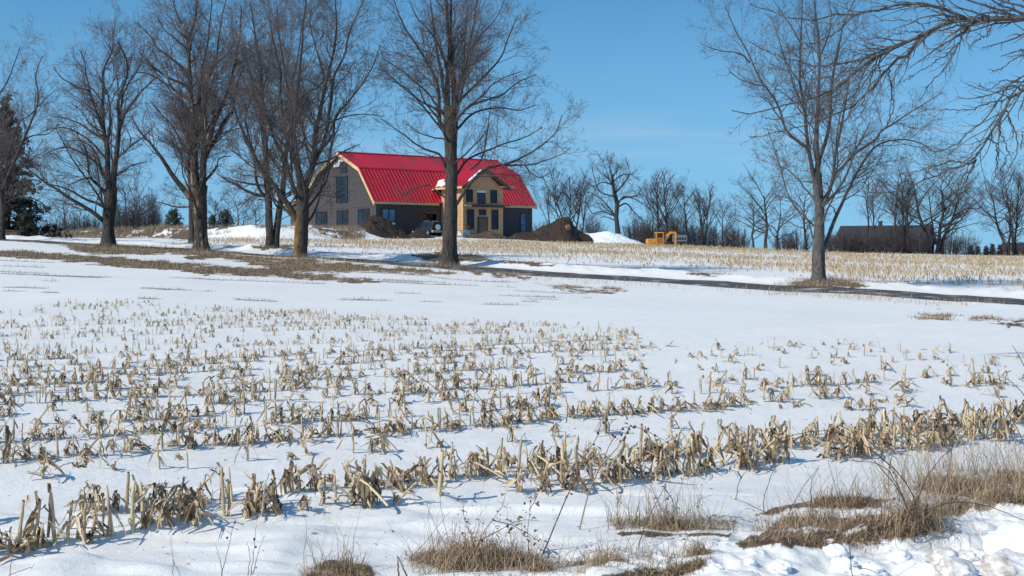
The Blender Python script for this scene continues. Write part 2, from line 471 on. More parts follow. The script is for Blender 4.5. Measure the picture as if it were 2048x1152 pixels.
def tubes(Pl, R, sides):
    """Pl (n,m,3), R (n,m) -> verts, quads of n open tubes"""
    n, m, _ = Pl.shape
    T = np.gradient(Pl, axis=1); T /= np.linalg.norm(T, axis=2, keepdims=True) + 1e-9
    mean = Pl[:, -1] - Pl[:, 0]; mean /= np.linalg.norm(mean, axis=1, keepdims=True) + 1e-9
    ref = np.where(np.abs(mean[:, 2:3]) < .75, np.array([[0, 0, 1.]]), np.array([[1., 0, 0]]))[:, None]
    U = np.cross(T, np.broadcast_to(ref, T.shape)); U /= np.linalg.norm(U, axis=2, keepdims=True) + 1e-9
    W = np.cross(U, T)
    a = np.arange(sides) * 2 * math.pi / sides
    ring = Pl[:, :, None] + R[:, :, None, None] * (np.cos(a)[None, None, :, None] * U[:, :, None] + np.sin(a)[None, None, :, None] * W[:, :, None])
    V = ring.reshape(-1, 3)
    b = (np.arange(n)[:, None, None] * m + np.arange(m - 1)[None, :, None]) * sides
    k = np.arange(sides)[None, None]; k2 = (k + 1) % sides
    Q = np.stack(np.broadcast_arrays(b + k, b + k2, b + sides + k2, b + sides + k), -1).reshape(-1, 4)
    return V, Q

class Geo:
    def __init__(s): s.V = []; s.Q = []; s.A = []; s.n = 0
    def add(s, V, Q, a=0):
        s.V.append(V); s.Q.append(np.asarray(Q) + s.n); s.A.append(np.broadcast_to(np.asarray(a, float), (len(V),))); s.n += len(V)
    def mesh(s, name, mat, smooth=True, org=(0, 0, 0), tint=False):
        V = np.vstack(s.V) - np.asarray(org, float)
        w = {}
        for q in s.Q: w.setdefault(q.shape[1], []).append(q)
        return mesh_np(name, V, [np.vstack(x) for x in w.values()], mat, smooth, {'tint': np.concatenate(s.A)} if tint else None)

def unit(v): return v / (np.linalg.norm(v, axis=-1, keepdims=True) + 1e-9)

def spawn(Pl, R, per_m, lenf, ang, rng, seg, t0=.25, up=.35, wig=.18, rfac=.55, rmin=.006, lmax=9, lmin=.12, cap=100000, flat=None, tip=.25):
    """children of every branch: returns (n,seg+1,3),(n,seg+1)"""
    n, m, _ = Pl.shape
    L = np.linalg.norm(np.diff(Pl, axis=1), axis=2).sum(1)
    cnt = np.maximum(1, np.round(L * per_m * (1 - t0) + rng.random(n) * .99).astype(int))
    par = np.repeat(np.arange(n), cnt)
    if len(par) > cap: par = rng.choice(par, cap, replace=False)
    t = t0 + (1 - t0) * rng.random(len(par)) ** .85
    f = t * (m - 1); i = np.minimum(f.astype(int), m - 2); fr = (f - i)[:, None]
    base = Pl[par, i] * (1 - fr) + Pl[par, i + 1] * fr
    tan = unit(Pl[par, i + 1] - Pl[par, i])
    rad = R[par, i] * (1 - fr[:, 0]) + R[par, i + 1] * fr[:, 0]
    rnd = rng.normal(size=(len(par), 3))
    side = unit(rnd - (rnd * tan).sum(1, keepdims=True) * tan)
    a = np.radians(ang[0] + (ang[1] - ang[0]) * rng.random(len(par)))[:, None]
    d = unit(np.cos(a) * tan + np.sin(a) * side)
    ln = np.clip(L[par] * lenf * (1 - (1 - tip) * t) * (.55 + .9 * rng.random(len(par))), lmin, lmax)
    out = np.zeros((len(par), seg + 1, 3)); out[:, 0] = base
    p = base.copy()
    for k in range(seg):
        p = p + d * (ln / seg)[:, None]; out[:, k + 1] = p
        d = unit(d + rng.normal(size=d.shape) * wig + np.array([0, 0, up / seg]))
    r0 = np.maximum(rad * rfac, rmin)
    tt = np.linspace(0, 1, seg + 1)[None]
    return out, np.maximum(r0[:, None] * (1 - .75 * tt), rmin * .6)

def trunk_mesh(geo, pts, r, rng, sides=26, ridge=.085, flare=.5, lump=.10):
    n = max(12, int(np.linalg.norm(np.diff(np.asarray(pts), axis=0), axis=1).sum() / .11))
    pr = resample(np.column_stack([pts, r]), n); Pl = pr[:, :3]; rr = pr[:, 3]
    h = np.concatenate([[0], np.cumsum(np.linalg.norm(np.diff(Pl, axis=0), axis=1))])
    V, Q = tubes(Pl[None], np.ones((1, n)), sides)
    V = V.reshape(n, sides, 3); D = V - Pl[:, None]
    a = np.arange(sides) * 2 * math.pi / sides; A, H = np.meshgrid(a, h)
    ca, sa = np.cos(A), np.sin(A); s = int(rng.integers(1000))
    rg = np.abs(vnoise(ca * 5 + 9 + H * .3, sa * 5 + H * .9, s) - .5) * 2
    lp = fbm(ca * 1.3 + 5, sa * 1.3 + H * .8, s + 3, 3) - .5
    fl = 1.5 * flare * np.exp(-H / .42) * (.6 + .8 * vnoise(ca * 2.4 + 4, sa * 2.4, s + 7))
    k = rr[:, None] * (1 + ridge * 2 * (rg - .5) + 2 * lump * lp + fl)
    geo.add((Pl[:, None] + D * k[..., None]).reshape(-1, 3), Q)

def make_tree(name, label, cat, group, base, limbs, trunk, rng, mats, dens=1.0, rmin=.0062, extra=5, crown=6, twig_levels=3, upw=.4, wig=.17, sides=26, limb_ang=None):
    """limbs: list of (points (n,3), r0, r1); trunk: (points, radii). Returns the tree's Empty."""
    t = thing(name, label, cat, base, 0, group); base = np.asarray(base, float)
    g = Geo()
    trunk_mesh(g, trunk[0], trunk[1], rng, sides=sides)
    top = trunk[0]
    L0 = []; R0 = []
    lim = list(limbs)
    for e in range(extra):       # limbs towards and away from the track, seen end-on
        k = rng.random() * .55 + .4
        tp = resample(top, 40); p0 = tp[int(k * 39)]
        a = math.pi / 2 * (1 if e % 2 else -1) + rng.normal() * .45
        ln = crown * (.55 + .5 * rng.random()); el = .5 + .5 * rng.random()
        pts = [p0]
        for q in (.35, .7, 1.0):
            pts.append(p0 + np.array([math.cos(a) * ln * q * .62 + rng.normal() * .25, math.sin(a) * ln * q * .62, ln * (q * el + .25 * q * q)]))
        lim.append((pts, .22 * np.interp(k, np.linspace(0, 1, len(trunk[1])), trunk[1]), .02))
    n = 22
    for pts, r0, r1 in lim:
        q = resample(pts, n)
        q[1:] += np.cumsum(rng.normal(size=(n - 1, 3)) * .012 * crown / 6, 0)
        L0.append(q); R0.append(r0 + (r1 - r0) * np.linspace(0, 1, n) ** .8)
    L0 = np.array(L0); R0 = np.array(R0)
    g.add(*tubes(L0, R0, 8))
    link('trunk', g.mesh('trunk', mats[0], True, base), t)
    c = Geo()
    A, RA = spawn(L0, R0, (2.7 if twig_levels > 3 else 2.2) * dens, .55, (25, 58), rng, 8, .12, upw * .8, wig * 1.15, .36, rmin * 1.6, lmax=crown * .6, lmin=.6, tip=.4)
    c.add(*tubes(A, RA, 4))
    A0, RA0 = spawn(L0, R0, .9 * dens, .14, (30, 65), rng, 4, .15, upw, wig, .3, rmin * 1.2, lmax=1.6, lmin=.3)
    c.add(*tubes(A0, RA0, 3))
    B, RB = spawn(A, RA, (3.6 if twig_levels > 3 else 3.0) * dens, .52, (28, 55), rng, 5, .12, upw, wig * 1.2, .6, rmin * 1.1, lmin=.35)
    c.add(*tubes(B, RB, 3))
    allB = np.concatenate([B, np.stack([resample(x, 6) for x in A0])]) if len(A0) else B
    allR = np.concatenate([RB, np.full((len(A0), 6), rmin * 1.2)])
    if twig_levels >= 3:
        Cc, RC = spawn(allB, allR, (4.6 if twig_levels > 3 else 4.2) * dens, .72, (28, 58), rng, 3, .15, upw * .8, wig, .75, rmin, lmin=.22, cap=24000)
        c.add(*tubes(Cc, RC, 3))
        if twig_levels >= 4:
            D, RD = spawn(Cc, RC, 6.0 * dens, .7, (30, 60), rng, 2, .2, upw * .6, wig, .8, rmin * .85, lmin=.12, cap=60000)
            c.add(*tubes(D, RD, 3))
    link('crown', c.mesh('crown', mats[1], True, base), t)
    return t

def px_limbs(spec, d, rng, base_px, depthspread=.45, scale_w=1.0):
    """limbs traced on the photograph, each swinging nearer or farther than its trunk"""
    out = []
    for e in spec:
        pts, w0, w1 = e[0], e[1], e[2]
        lat = math.hypot(pts[-1][0] - pts[0][0], pts[-1][1] - pts[0][1]) / F * d
        off = (e[3] if len(e) > 3 else rng.uniform(-1, 1)) * depthspread * lat
        o0 = rng.uniform(-.1, .1)
        s = np.linspace(0, 1, len(pts))
        out.append(([P(p[0], p[1], d + o0 + off * k) for p, k in zip(pts, s)], w0 / 2 / F * d * scale_w, w1 / 2 / F * d * scale_w))
    return out

def px_trunk(pts, w, d):
    return np.array([P(x, y, d) for x, y in pts]), np.array([q / 2 / F * d for q in w])

def avenue_tree(label, bx, d, trunk, tw, limbs, seed, mats=('bark', 'twig'), **kw):
    rng = np.random.default_rng(seed)
    z = gz((bx - CX) / F * d, d)
    base = np.array([(bx - CX) / F * d, d, z - .08])
    tp, tr = px_trunk(trunk, tw, d)
    tp[0, 2] = min(tp[0, 2], z - .15)
    return make_tree('maple_tree', label, 'tree', 'bare maples along the farm track', base, px_limbs(limbs, d, rng, bx), (tp, tr), rng, (M[mats[0]], M[mats[1]]), twig_levels=4, **kw)

# the second tree from the left
avenue_tree('wide bare maple with a low limb reaching left, second from the left edge', 216, 81,
 [(216,493),(217,465),(217,440),(220,410),(222,385),(222,372)], [27,23,23,25,25,22],
 [([(219,392),(215,350),(213,300),(207,256),(206,215),(207,185),(206,150),(212,130),(226,100),(227,60)],14,2,.1),
  ([(211,275),(205,256),(198,240),(189,211),(180,184),(171,144),(169,124),(160,102)],8,2),
  ([(180,186),(177,181),(149,171),(124,153),(111,133)],4,1.5),
  ([(225,375),(229,335),(234,290),(237,256),(236,230),(233,211),(239,189),(253,144),(247,111),(233,84)],14,2,-.1),
  ([(238,262),(244,247),(253,224),(278,191),(315,153)],8,2),
  ([(240,235),(247,193),(260,164),(280,135),(290,100)],6,1.5),
  ([(214,290),(220,251),(218,213),(211,178),(196,150)],7,2),
  ([(212,446),(205,440),(178,420),(144,400),(113,378),(89,363),(62,343),(40,323)],10,2,-.5),
  ([(212,415),(200,409),(173,398),(147,383),(122,374),(95,368)],7,2,.3),
  ([(215,392),(207,383),(191,365),(180,358),(164,360),(140,372)],7,1.5),
  ([(213,360),(204,349),(195,331),(169,311),(138,298),(113,300),(84,314)],6,1.5,-.6),
  ([(212,350),(204,340),(195,309),(182,289),(160,278),(135,278)],6,1.5,.7),
  ([(209,282),(205,276),(180,262),(155,248),(130,238),(100,234)],6,1.5),
  ([(236,315),(240,311),(262,289),(289,269),(302,252)],5,1.5),
  ([(228,352),(235,349),(262,331),(295,320)],4,1.5),
  ([(215,320),(190,290),(165,270),(130,255),(90,262)],5,1.5,-.8)], 11, crown=6)

avenue_tree('tall gnarled maple with peeling bark patches and a limb rising left, third from left', 402, 78,
 [(402,508),(402,480),(402,450),(399,420),(397,395),(398,370)], [29,25,26,30,32,32],
 [([(393,385),(390,345),(389,280),(387,240),(383,200),(381,155),(380,111),(377,80),(368,60),(355,30),(345,-5)],19,2,.05),
  ([(379,100),(380,73),(390,50),(395,20),(400,-30)],8,2),
  ([(404,380),(406,345),(408,300),(408,245),(412,189),(417,150),(430,128),(459,102),(470,70)],16,2,-.1),
  ([(411,315),(421,267),(426,250),(445,205),(459,167),(470,110),(478,60),(480,10)],12,2),
  ([(414,305),(425,290),(439,265),(446,249),(465,228),(470,205),(475,170),(490,130)],11,2,.5),
  ([(392,408),(377,390),(359,367),(339,343),(325,320),(308,296),(283,267),(272,252),(262,230)],15,2,-.4),
  ([(388,420),(377,413),(354,414),(325,407),(300,404)],4,1.5),
  ([(386,225),(379,200),(352,184),(332,169),(310,155),(288,147),(265,144)],9,2,.4),
  ([(383,190),(373,173),(352,160),(328,147),(299,124),(280,100)],7,2,-.4),
  ([(381,165),(373,149),(345,122),(314,98),(305,80),(290,62),(275,48)],7,2,.6),
  ([(378,110),(370,95),(343,73),(325,58),(315,35)],5,1.5),
  ([(391,365),(379,349),(363,314),(350,291),(323,280)],7,1.5,.5),
  ([(408,365),(417,354),(430,338),(440,317),(462,312)],7,1.5),
  ([(414,160),(430,120),(436,80),(440,40),(450,0)],6,1.5),
  ([(408,250),(400,200),(403,150),(415,100),(420,50),(425,0)],8,2,.7)], 12, mats=('bark_peel', 'twig'), crown=7, extra=6)

avenue_tree('slimmer bare maple half hidden behind the gnarled maple trunk', 384, 104,
 [(384,474),(384,440),(383,400),(381,360),(380,320)], [14,12,12,11,10],
 [([(381,330),(376,280),(370,230),(360,180),(350,120)],8,1.5), ([(381,320),(388,270),(398,220),(405,170),(410,110)],8,1.5),
  ([(380,350),(362,310),(345,270),(330,235)],5,1.2), ([(383,360),(400,330),(420,300),(440,260)],5,1.2), ([(381,310),(380,240),(384,180),(380,120)],7,1.5)], 13, crown=5, extra=3, dens=.8)

avenue_tree('twin stemmed bare maple with two trunks in a V, behind the track', 546, 90,
 [(541,499),(540,470),(538,440),(537,398),(533,350),(531,303),(527,256)], [18,16,15,14,13,12,11],
 [([(551,497),(552,470),(555,445),(560,407),(566,369),(569,327),(575,287),(580,261),(585,222),(577,178),(570,133),(559,67),(555,10)],16,2,.15),
  ([(528,262),(523,245),(524,200),(521,133),(514,100),(508,60),(500,5)],10,2),
  ([(536,398),(528,391),(509,388),(478,374),(450,360),(432,348)],9,1.5,.1),
  ([(514,389),(509,388),(500,386),(485,378),(470,366),(440,364)],5,1.5),
  ([(535,395),(526,388),(516,374),(511,346),(509,315),(497,268),(490,230),(500,200),(483,155),(470,110)],7,1.5,-.4),
  ([(534,378),(530,372),(497,367),(467,360),(440,352)],6,1.5,.6),
  ([(533,362),(529,355),(516,332),(502,303),(485,270),(480,230)],6,1.5,-.5),
  ([(525,230),(510,190),(500,150),(480,90)],5,1.2), ([(524,190),(535,150),(545,100),(550,50)],5,1.2),
  ([(579,190),(590,150),(600,90),(605,40)],6,1.2), ([(566,360),(580,340),(590,310),(610,290)],4,1.2)], 14, crown=6, extra=5)

avenue_tree('bare maple with orange lichen on its forked trunk, nearest left of barn', 602, 75,
 [(602,526),(601,500),(602,468),(604,433),(606,400),(606,376)], [23,24,27,28,23,24],
 [([(598,446),(592,438),(573,407),(549,374),(528,350),(514,324),(495,287),(485,268),(470,235),(455,185)],14,2,-.3),
  ([(600,450),(594,442),(577,426),(551,400),(540,379),(528,345)],8,1.5,.5),
  ([(601,405),(595,398),(589,379),(575,339),(568,313),(551,282),(542,261),(525,205),(505,160),(490,115)],10,2,.3),
  ([(604,385),(601,369),(592,327),(585,310),(575,287),(568,256),(559,193),(561,144),(550,100),(540,35)],13,2,-.3),
  ([(606,380),(603,360),(596,332),(590,287),(587,250),(592,200),(597,155),(603,89),(606,55),(612,0)],12,2,.2),
  ([(608,382),(613,365),(625,334),(629,303),(632,256),(637,235),(643,204),(654,151),(668,100),(672,50),(668,-10)],14,2,-.2),
  ([(628,325),(632,317),(645,295),(655,256),(659,225),(663,200),(668,155),(690,110),(698,70),(715,30),(730,-10)],9,2,.4),
  ([(638,306),(644,298),(667,268),(672,235),(703,198),(730,162),(748,131),(764,90)],7,1.5,-.3),
  ([(627,332),(634,327),(658,322),(690,305),(722,292)],5,1.5,.3),
  ([(594,205),(610,190),(640,172),(660,150),(690,140)],5,1.2),
  ([(632,260),(650,250),(690,235),(730,230),(770,235)],4,1.2,.5),
  ([(645,200),(652,170),(640,120),(625,70),(620,20)],5,1.2)], 15, mats=('bark_lichen', 'twig'), crown=6, extra=5)

avenue_tree('tall straight maple with the thickest trunk, standing in front of the red barn', 898, 75,
 [(898,520),(899,500),(900,469),(901,430),(901,396),(903,347),(902,299),(902,250),(900,211)], [31,29,28,27,25,23,24,27,24],
 [([(898,225),(894,211),(895,164),(898,94),(894,47),(891,0),(890,-60)],13,3,0),
  ([(904,225),(910,211),(908,152),(903,117),(901,59),(903,0),(906,-50)],11,3,.1),
  ([(907,222),(912,206),(919,164),(929,131),(940,80),(948,47),(955,0),(962,-40)],9,2,-.3),
  ([(909,225),(917,204),(952,169),(980,138),(1006,103),(1020,61),(1035,25)],7,1.5,.3),
  ([(908,250),(922,230),(938,211),(971,185),(983,169),(1013,152),(1045,138)],6,1.5,-.4),
  ([(908,265),(919,253),(938,232),(966,218),(1004,213),(1041,218),(1074,206)],6,1.5,.5),
  ([(926,226),(938,213),(976,199),(1004,190),(1037,164),(1070,150)],5,1.5),
  ([(893,275),(888,262),(879,250),(877,187),(870,152),(837,94),(807,47),(786,-5)],9,2,.2),
  ([(894,215),(887,183),(880,140),(872,94),(866,50),(858,-10)],9,2,-.4),
  ([(890,225),(875,213),(858,187),(837,166),(800,136),(762,114)],5,1.5,.5),
  ([(893,235),(880,223),(840,202),(807,173),(776,145),(762,125)],5,1.5,-.5),
  ([(893,268),(887,260),(870,246),(837,206),(815,180),(785,165)],5,1.5,.2),
  ([(897,345),(891,333),(879,308),(845,294),(811,272),(784,252),(762,236)],6,1.5,-.3),
  ([(895,400),(886,393),(869,379),(855,371),(830,379),(804,391)],4,1.5,-.4),
  ([(898,340),(890,333),(879,320),(857,311),(828,303)],3.5,1.2),
  ([(893,285),(886,277),(867,274),(840,262),(818,243)],4,1.2,.6),
  ([(905,420),(913,408),(935,374),(969,340),(1008,330),(1044,316),(1081,294),(1112,265),(1122,232)],8,1.5,-.2),
  ([(907,360),(916,347),(935,323),(967,306),(1005,291),(1052,277),(1085,258)],6,1.5,.4),
  ([(990,334),(1008,330),(1059,330),(1090,323),(1125,311),(1142,298)],4,1.2,.1),
  ([(906,335),(913,323),(940,296),(969,267),(985,240)],5,1.2,-.5),
  ([(940,340),(962,322),(974,274),(979,245),(985,210)],4,1.2),
  ([(1050,330),(1062,345),(1080,352),(1100,340)],3,1.2),
  ([(920,160),(935,110),(960,70),(990,40),(1010,0)],5,1.2,.6), ([(895,150),(885,100),(862,60),(835,30),(820,-10)],5,1.2,-.6)], 16, crown=6.5, extra=6, dens=.95)

avenue_tree('grey barked bare maple on the right, forking from a bulge low on its trunk', 1637, 66,
 [(1637,572),(1637,540),(1637,501),(1638,470),(1639,449),(1639,405),(1635,370),(1633,345)], [26,24,25,22,21,18,20,21],
 [([(1641,506),(1650,494),(1666,447),(1689,395),(1718,337),(1752,293),(1796,283),(1838,290),(1872,311)],10,1.5,.3),
  ([(1640,422),(1648,410),(1666,366),(1674,309),(1679,280),(1692,208),(1700,150),(1715,95)],9,1.5,-.2),
  ([(1668,358),(1671,348),(1710,309),(1752,280),(1768,260),(1833,219),(1888,186)],7,1.5,.2),
  ([(1642,420),(1648,412),(1684,379),(1715,355),(1740,330)],5,1.5,-.6),
  ([(1630,365),(1626,352),(1617,301),(1611,292),(1590,275),(1572,255),(1557,208),(1520,151),(1494,94),(1473,60),(1450,10)],8,1.5,-.3),
  ([(1626,345),(1618,300),(1613,260),(1611,221),(1601,161),(1603,78),(1606,0),(1608,-40)],9,2,.3),
  ([(1634,345),(1635,320),(1632,280),(1637,182),(1637,91),(1627,0),(1625,-40)],11,2,-.1),
  ([(1637,330),(1640,314),(1648,292),(1661,234),(1663,169),(1676,104),(1687,52),(1708,0)],9,2,.4),
  ([(1635,408),(1627,397),(1609,376),(1583,345),(1555,332)],5,1.5,.5),
  ([(1630,482),(1625,474),(1614,438),(1585,400),(1548,389)],4,1.5,.2),
  ([(1535,178),(1528,172),(1486,159),(1458,142)],3.5,1.2), ([(1500,125),(1478,109),(1434,104),(1402,92)],3.5,1.2),
  ([(1604,90),(1580,50),(1560,20),(1540,-10)],4,1.2), ([(1637,120),(1655,70),(1660,30),(1650,-10)],4,1.2),
  ([(1612,230),(1590,180),(1570,120),(1555,70),(1540,30)],5,1.2,.5)], 17, mats=('bark_grey', 'twig'), crown=5.5, extra=5, dens=.9)

avenue_tree('bare maple cut by the left edge, its crown in front of the dark spruce', 3, 92,
 [(3,472),(4,450),(5,425),(4,400),(2,380)], [12,11,10,10,10],
 [([(3,385),(20,345),(40,300),(55,265),(75,215),(78,185),(72,150),(85,110)],8,1.5),
  ([(10,330),(35,250),(60,230),(90,200),(110,180)],5,1.2), ([(2,380),(-15,330),(-20,260),(-10,200),(15,160),(40,90)],8,1.5),
  ([(3,400),(30,370),(60,360),(95,365)],5,1.2), ([(2,390),(-30,350),(-70,300)],6,1.2), ([(4,410),(40,395),(75,400),(100,420)],4,1.2),
  ([(30,300),(60,275),(95,270),(120,250)],4,1.2)], 18, crown=5, extra=4)

# ---- the big tree at the right edge: its trunk stands just outside the frame
def edge_tree():
    rng = np.random.default_rng(33); d = 23.0
    bx = 2330; x = (bx - CX) / F * d; base = np.array([x, d, gz(x, d) - .1])
    t = thing('roadside_tree', 'near tree at the right edge, lichen grey limbs reaching across the sky', 'tree', base)
    g = Geo()
    tr = [(bx, 790), (2322, 600), (2318, 400), (2312, 200), (2306, 40), (2300, -150)]
    tp, rr = px_trunk(tr, [95, 74, 66, 60, 52, 40], d); tp[0] = base
    trunk_mesh(g, tp, rr, rng, 16)
    sp = [
     ([(2308,60),(2200,44),(2100,37),(2048,37),(2000,37),(1960,38),(1930,36),(1900,47),(1862,60),(1840,72),(1800,90),(1770,105),(1740,125),(1700,152),(1660,182),(1625,196),(1593,205),(1557,214),(1531,219),(1505,226),(1463,221)],24,2.2,-.05),
     ([(1930,36),(1917,32),(1889,18),(1865,11),(1840,8),(1812,7),(1780,14),(1752,20),(1728,26),(1706,30),(1666,28),(1640,38),(1600,38),(1560,28),(1500,8)],10,2,.2),
     ([(1720,27),(1706,31),(1688,50),(1666,70),(1640,82),(1600,98),(1560,106)],5,1.6,-.3),
     ([(1798,91),(1784,94),(1740,110),(1690,126),(1640,131),(1580,120),(1545,108),(1500,84)],7,1.8,.3),
     ([(1838,74),(1832,82),(1828,94),(1810,110),(1794,120),(1776,138),(1758,158),(1740,180),(1710,206),(1676,228),(1640,240),(1600,254),(1550,266),(1508,273)],9,1.6,-.2),
     ([(1777,138),(1779,152),(1782,172),(1786,204),(1783,230),(1768,258)],4.5,2,-.1),
     ([(1955,40),(1945,46),(1933,60),(1919,84),(1909,104),(1890,136),(1866,160),(1850,182),(1838,204)],6.5,1.8,-.3),
     ([(1916,90),(1905,98),(1880,118),(1848,138),(1828,150),(1808,164)],4,1.6,.3),
     ([(1979,42),(1977,50),(1973,70),(1947,86),(1940,94)],3.5,1.8,-.2),
     ([(1862,62),(1845,62),(1810,64),(1780,72),(1760,85)],4,1.6,.4),
     ([(1945,44),(1900,56),(1860,68),(1820,96),(1800,112),(1770,118)],5,1.6,-.5),
     ([(1848,60),(1838,45),(1815,42),(1770,40),(1745,30)],3.5,1.5,.5),
     ([(1700,152),(1680,172),(1640,200),(1600,225),(1560,240),(1530,235)],5,1.6,-.4),
     ([(1760,112),(1745,140),(1740,165),(1730,195),(1722,225),(1705,245)],5,1.6,.4),
     ([(1740,125),(1725,150),(1715,180),(1690,205),(1660,212)],5,1.6,.1),
     ([(1720,138),(1700,140),(1670,150),(1630,158),(1600,150)],4,1.5,.3),
     ([(2306,120),(2200,90),(2120,100),(2075,135),(2045,180),(2020,200),(1995,246),(1970,285),(1952,315),(1938,329),(1900,340),(1859,356),(1827,369),(1796,381),(1740,385)],16,1.8,-.15),
     ([(1945,324),(1938,329),(1911,323),(1880,329),(1838,342),(1800,348)],5,1.6,.3),
     ([(1952,318),(1948,333),(1927,356),(1907,387),(1886,404),(1868,422)],5,1.6,-.3),
     ([(1950,320),(1940,345),(1925,375),(1915,395),(1900,412)],4,1.5,.2),
     ([(1978,275),(1992,290),(1994,315),(1992,346),(1980,380)],4.5,1.6,.2),
     ([(2030,190),(2003,200),(1973,208),(1948,217),(1930,220),(1876,219)],5,1.6,.2),
     ([(2042,182),(2020,170),(1998,200),(1967,242),(1936,265),(1907,290),(1875,302),(1843,299)],5.5,1.6,-.4),
     ([(2070,140),(2048,110),(2029,118),(2005,136),(1985,142)],4.5,1.6,.2),
     ([(2060,155),(2041,164),(2009,160),(1995,170),(1975,178),(1958,172)],4.5,1.6,.1),
     ([(2010,220),(2025,250),(2035,290),(2022,330),(2005,360)],5,1.6,-.2),
     ([(1995,250),(2010,285),(2015,315),(2000,340)],4,1.5,.4),
     ([(2050,180),(2060,220),(2050,260),(2040,300)],5,1.6,.2),
     ([(2100,40),(2060,10),(2030,-2),(2000,12)],5,1.6,.1), ([(2015,36),(1985,18),(1960,5)],3,1.4,.1),
     ([(1888,20),(1884,2),(1882,-20)],5,2,.1)]
    limbs = px_limbs(sp, d, rng, bx, .35, .85)
    n = 26; L0 = []; R0 = []
    for pts, r0, r1 in limbs:
        q = resample(pts, n); q[1:-1] += rng.normal(size=(n - 2, 3)) * .012
        L0.append(q); R0.append(r0 + (r1 - r0) * np.linspace(0, 1, n) ** .6)
    L0 = np.array(L0); R0 = np.array(R0)
    g.add(*tubes(L0, R0, 9))
    link('trunk', g.mesh('trunk', M['edge_bark'], True, base), t)
    c = Geo()
    A, RA = spawn(L0[:, :], R0, 7.5, .26, (18, 50), rng, 7, .06, -.03, .15, .5, .005, lmax=1.5, lmin=.12)
    keep = A[:, 0, 0] < (2200 - CX) / F * d
    A, RA = A[keep], RA[keep]
    c.add(*tubes(A, RA, 5))
    B, RB = spawn(A, RA, 6, .4, (30, 70), rng, 3, .2, .1, .3, .7, .004, lmax=.35, lmin=.05)
    c.add(*tubes(B, RB, 4))
    # short spur shoots all along the twigs
    L1 = np.concatenate([L0[:, 6:].reshape(len(L0), -1, 3)])
    E, RE = spawn(L1[np.linalg.norm(np.diff(L1, axis=1), axis=2).sum(1) > 0], R0[:, 6:], 6, .01, (45, 80), rng, 2, .1, .2, .3, .5, .0045, lmax=.1, lmin=.04)
    keep = E[:, 0, 0] < (2200 - CX) / F * d
    c.add(*tubes(E[keep], RE[keep], 4))
    link('crown', c.mesh('crown', M['twig_grey'], True, base), t)
M['edge_bark'] = bark('lichen_grey_bark', (.03, .027, .024), (.19, .18, .168))
edge_tree()

# ---- background trees
def proc_tree(kind, name, label, px, d, top_py, trunk_px, seed, spread=.35, group=None, nl=9, lean=0, fork=.35, dens=1.0, mats=('bark_far', 'twig_far'), stems=1, rmin=.0085):
    rng = np.random.default_rng(seed)
    x = (px - CX) / F * d; z = gz(x, d); H = (EYE + (HY - top_py) / F * d) - z
    base = np.array([x, d, z - .1]); limbs = []
    w = trunk_px / 2 / F * d
    trunk = None
    for s in range(stems):
        bx = (s - (stems - 1) / 2) * w * 2.2
        ex = lean * H + (s - (stems - 1) / 2) * H * .16 + rng.normal() * .02 * H
        hh = H * (1 if s == 0 else .8 + .2 * rng.random())
        kk = np.linspace(0, 1, 6)
        tp = base + np.stack([bx + ex * kk ** 1.3 + np.cumsum(rng.normal(size=6)) * .012 * H * (kk > 0), np.cumsum(rng.normal(size=6)) * .02 * H * (kk > 0), hh * kk * (.93 if kind == 'upright' else .72)], -1)
        tr = w * (1 - .9 * kk) if kind == 'upright' else w * (1 - .75 * kk)
        if trunk is None: trunk = (tp, tr)
        else: limbs.append((tp, w, w * .15))
        for i in range(nl):
            f = fork + (1 - fork) * (i + rng.random()) / nl
            a = rng.random() * 2 * math.pi
            q = f * 5; j = min(int(q), 4); p0 = tp[j] + (tp[j + 1] - tp[j]) * (q - j)
            if kind == 'upright':
                ln = H * spread * (1.15 - f) * (.8 + .4 * rng.random()); el = 1.0 + .7 * rng.random()
            else:
                ln = H * spread * (1.1 - .45 * f) * (.8 + .5 * rng.random()); el = .15 + .9 * rng.random() * f + .35 * f
            hd = np.array([math.cos(a), math.sin(a), 0]); pts = [p0]; bend = rng.normal() * .25
            for k in (.3, .65, 1.0):
                pts.append(p0 + hd * ln * k + np.array([-hd[1], hd[0], 0]) * bend * ln * k * k + np.array([0, 0, ln * (el * k + (.25 if kind == 'upright' else .12) * k * k)]) + rng.normal(size=3) * .04 * ln)
            limbs.append((pts, w * (.5 - .28 * f), .018))
    return make_tree(name, label, 'tree', group, base, limbs, trunk, rng, (M[mats[0]], M[mats[1]]), dens=dens, rmin=rmin, extra=0, crown=H * .4, twig_levels=3, upw=.7 if kind == 'upright' else .3, sides=9)

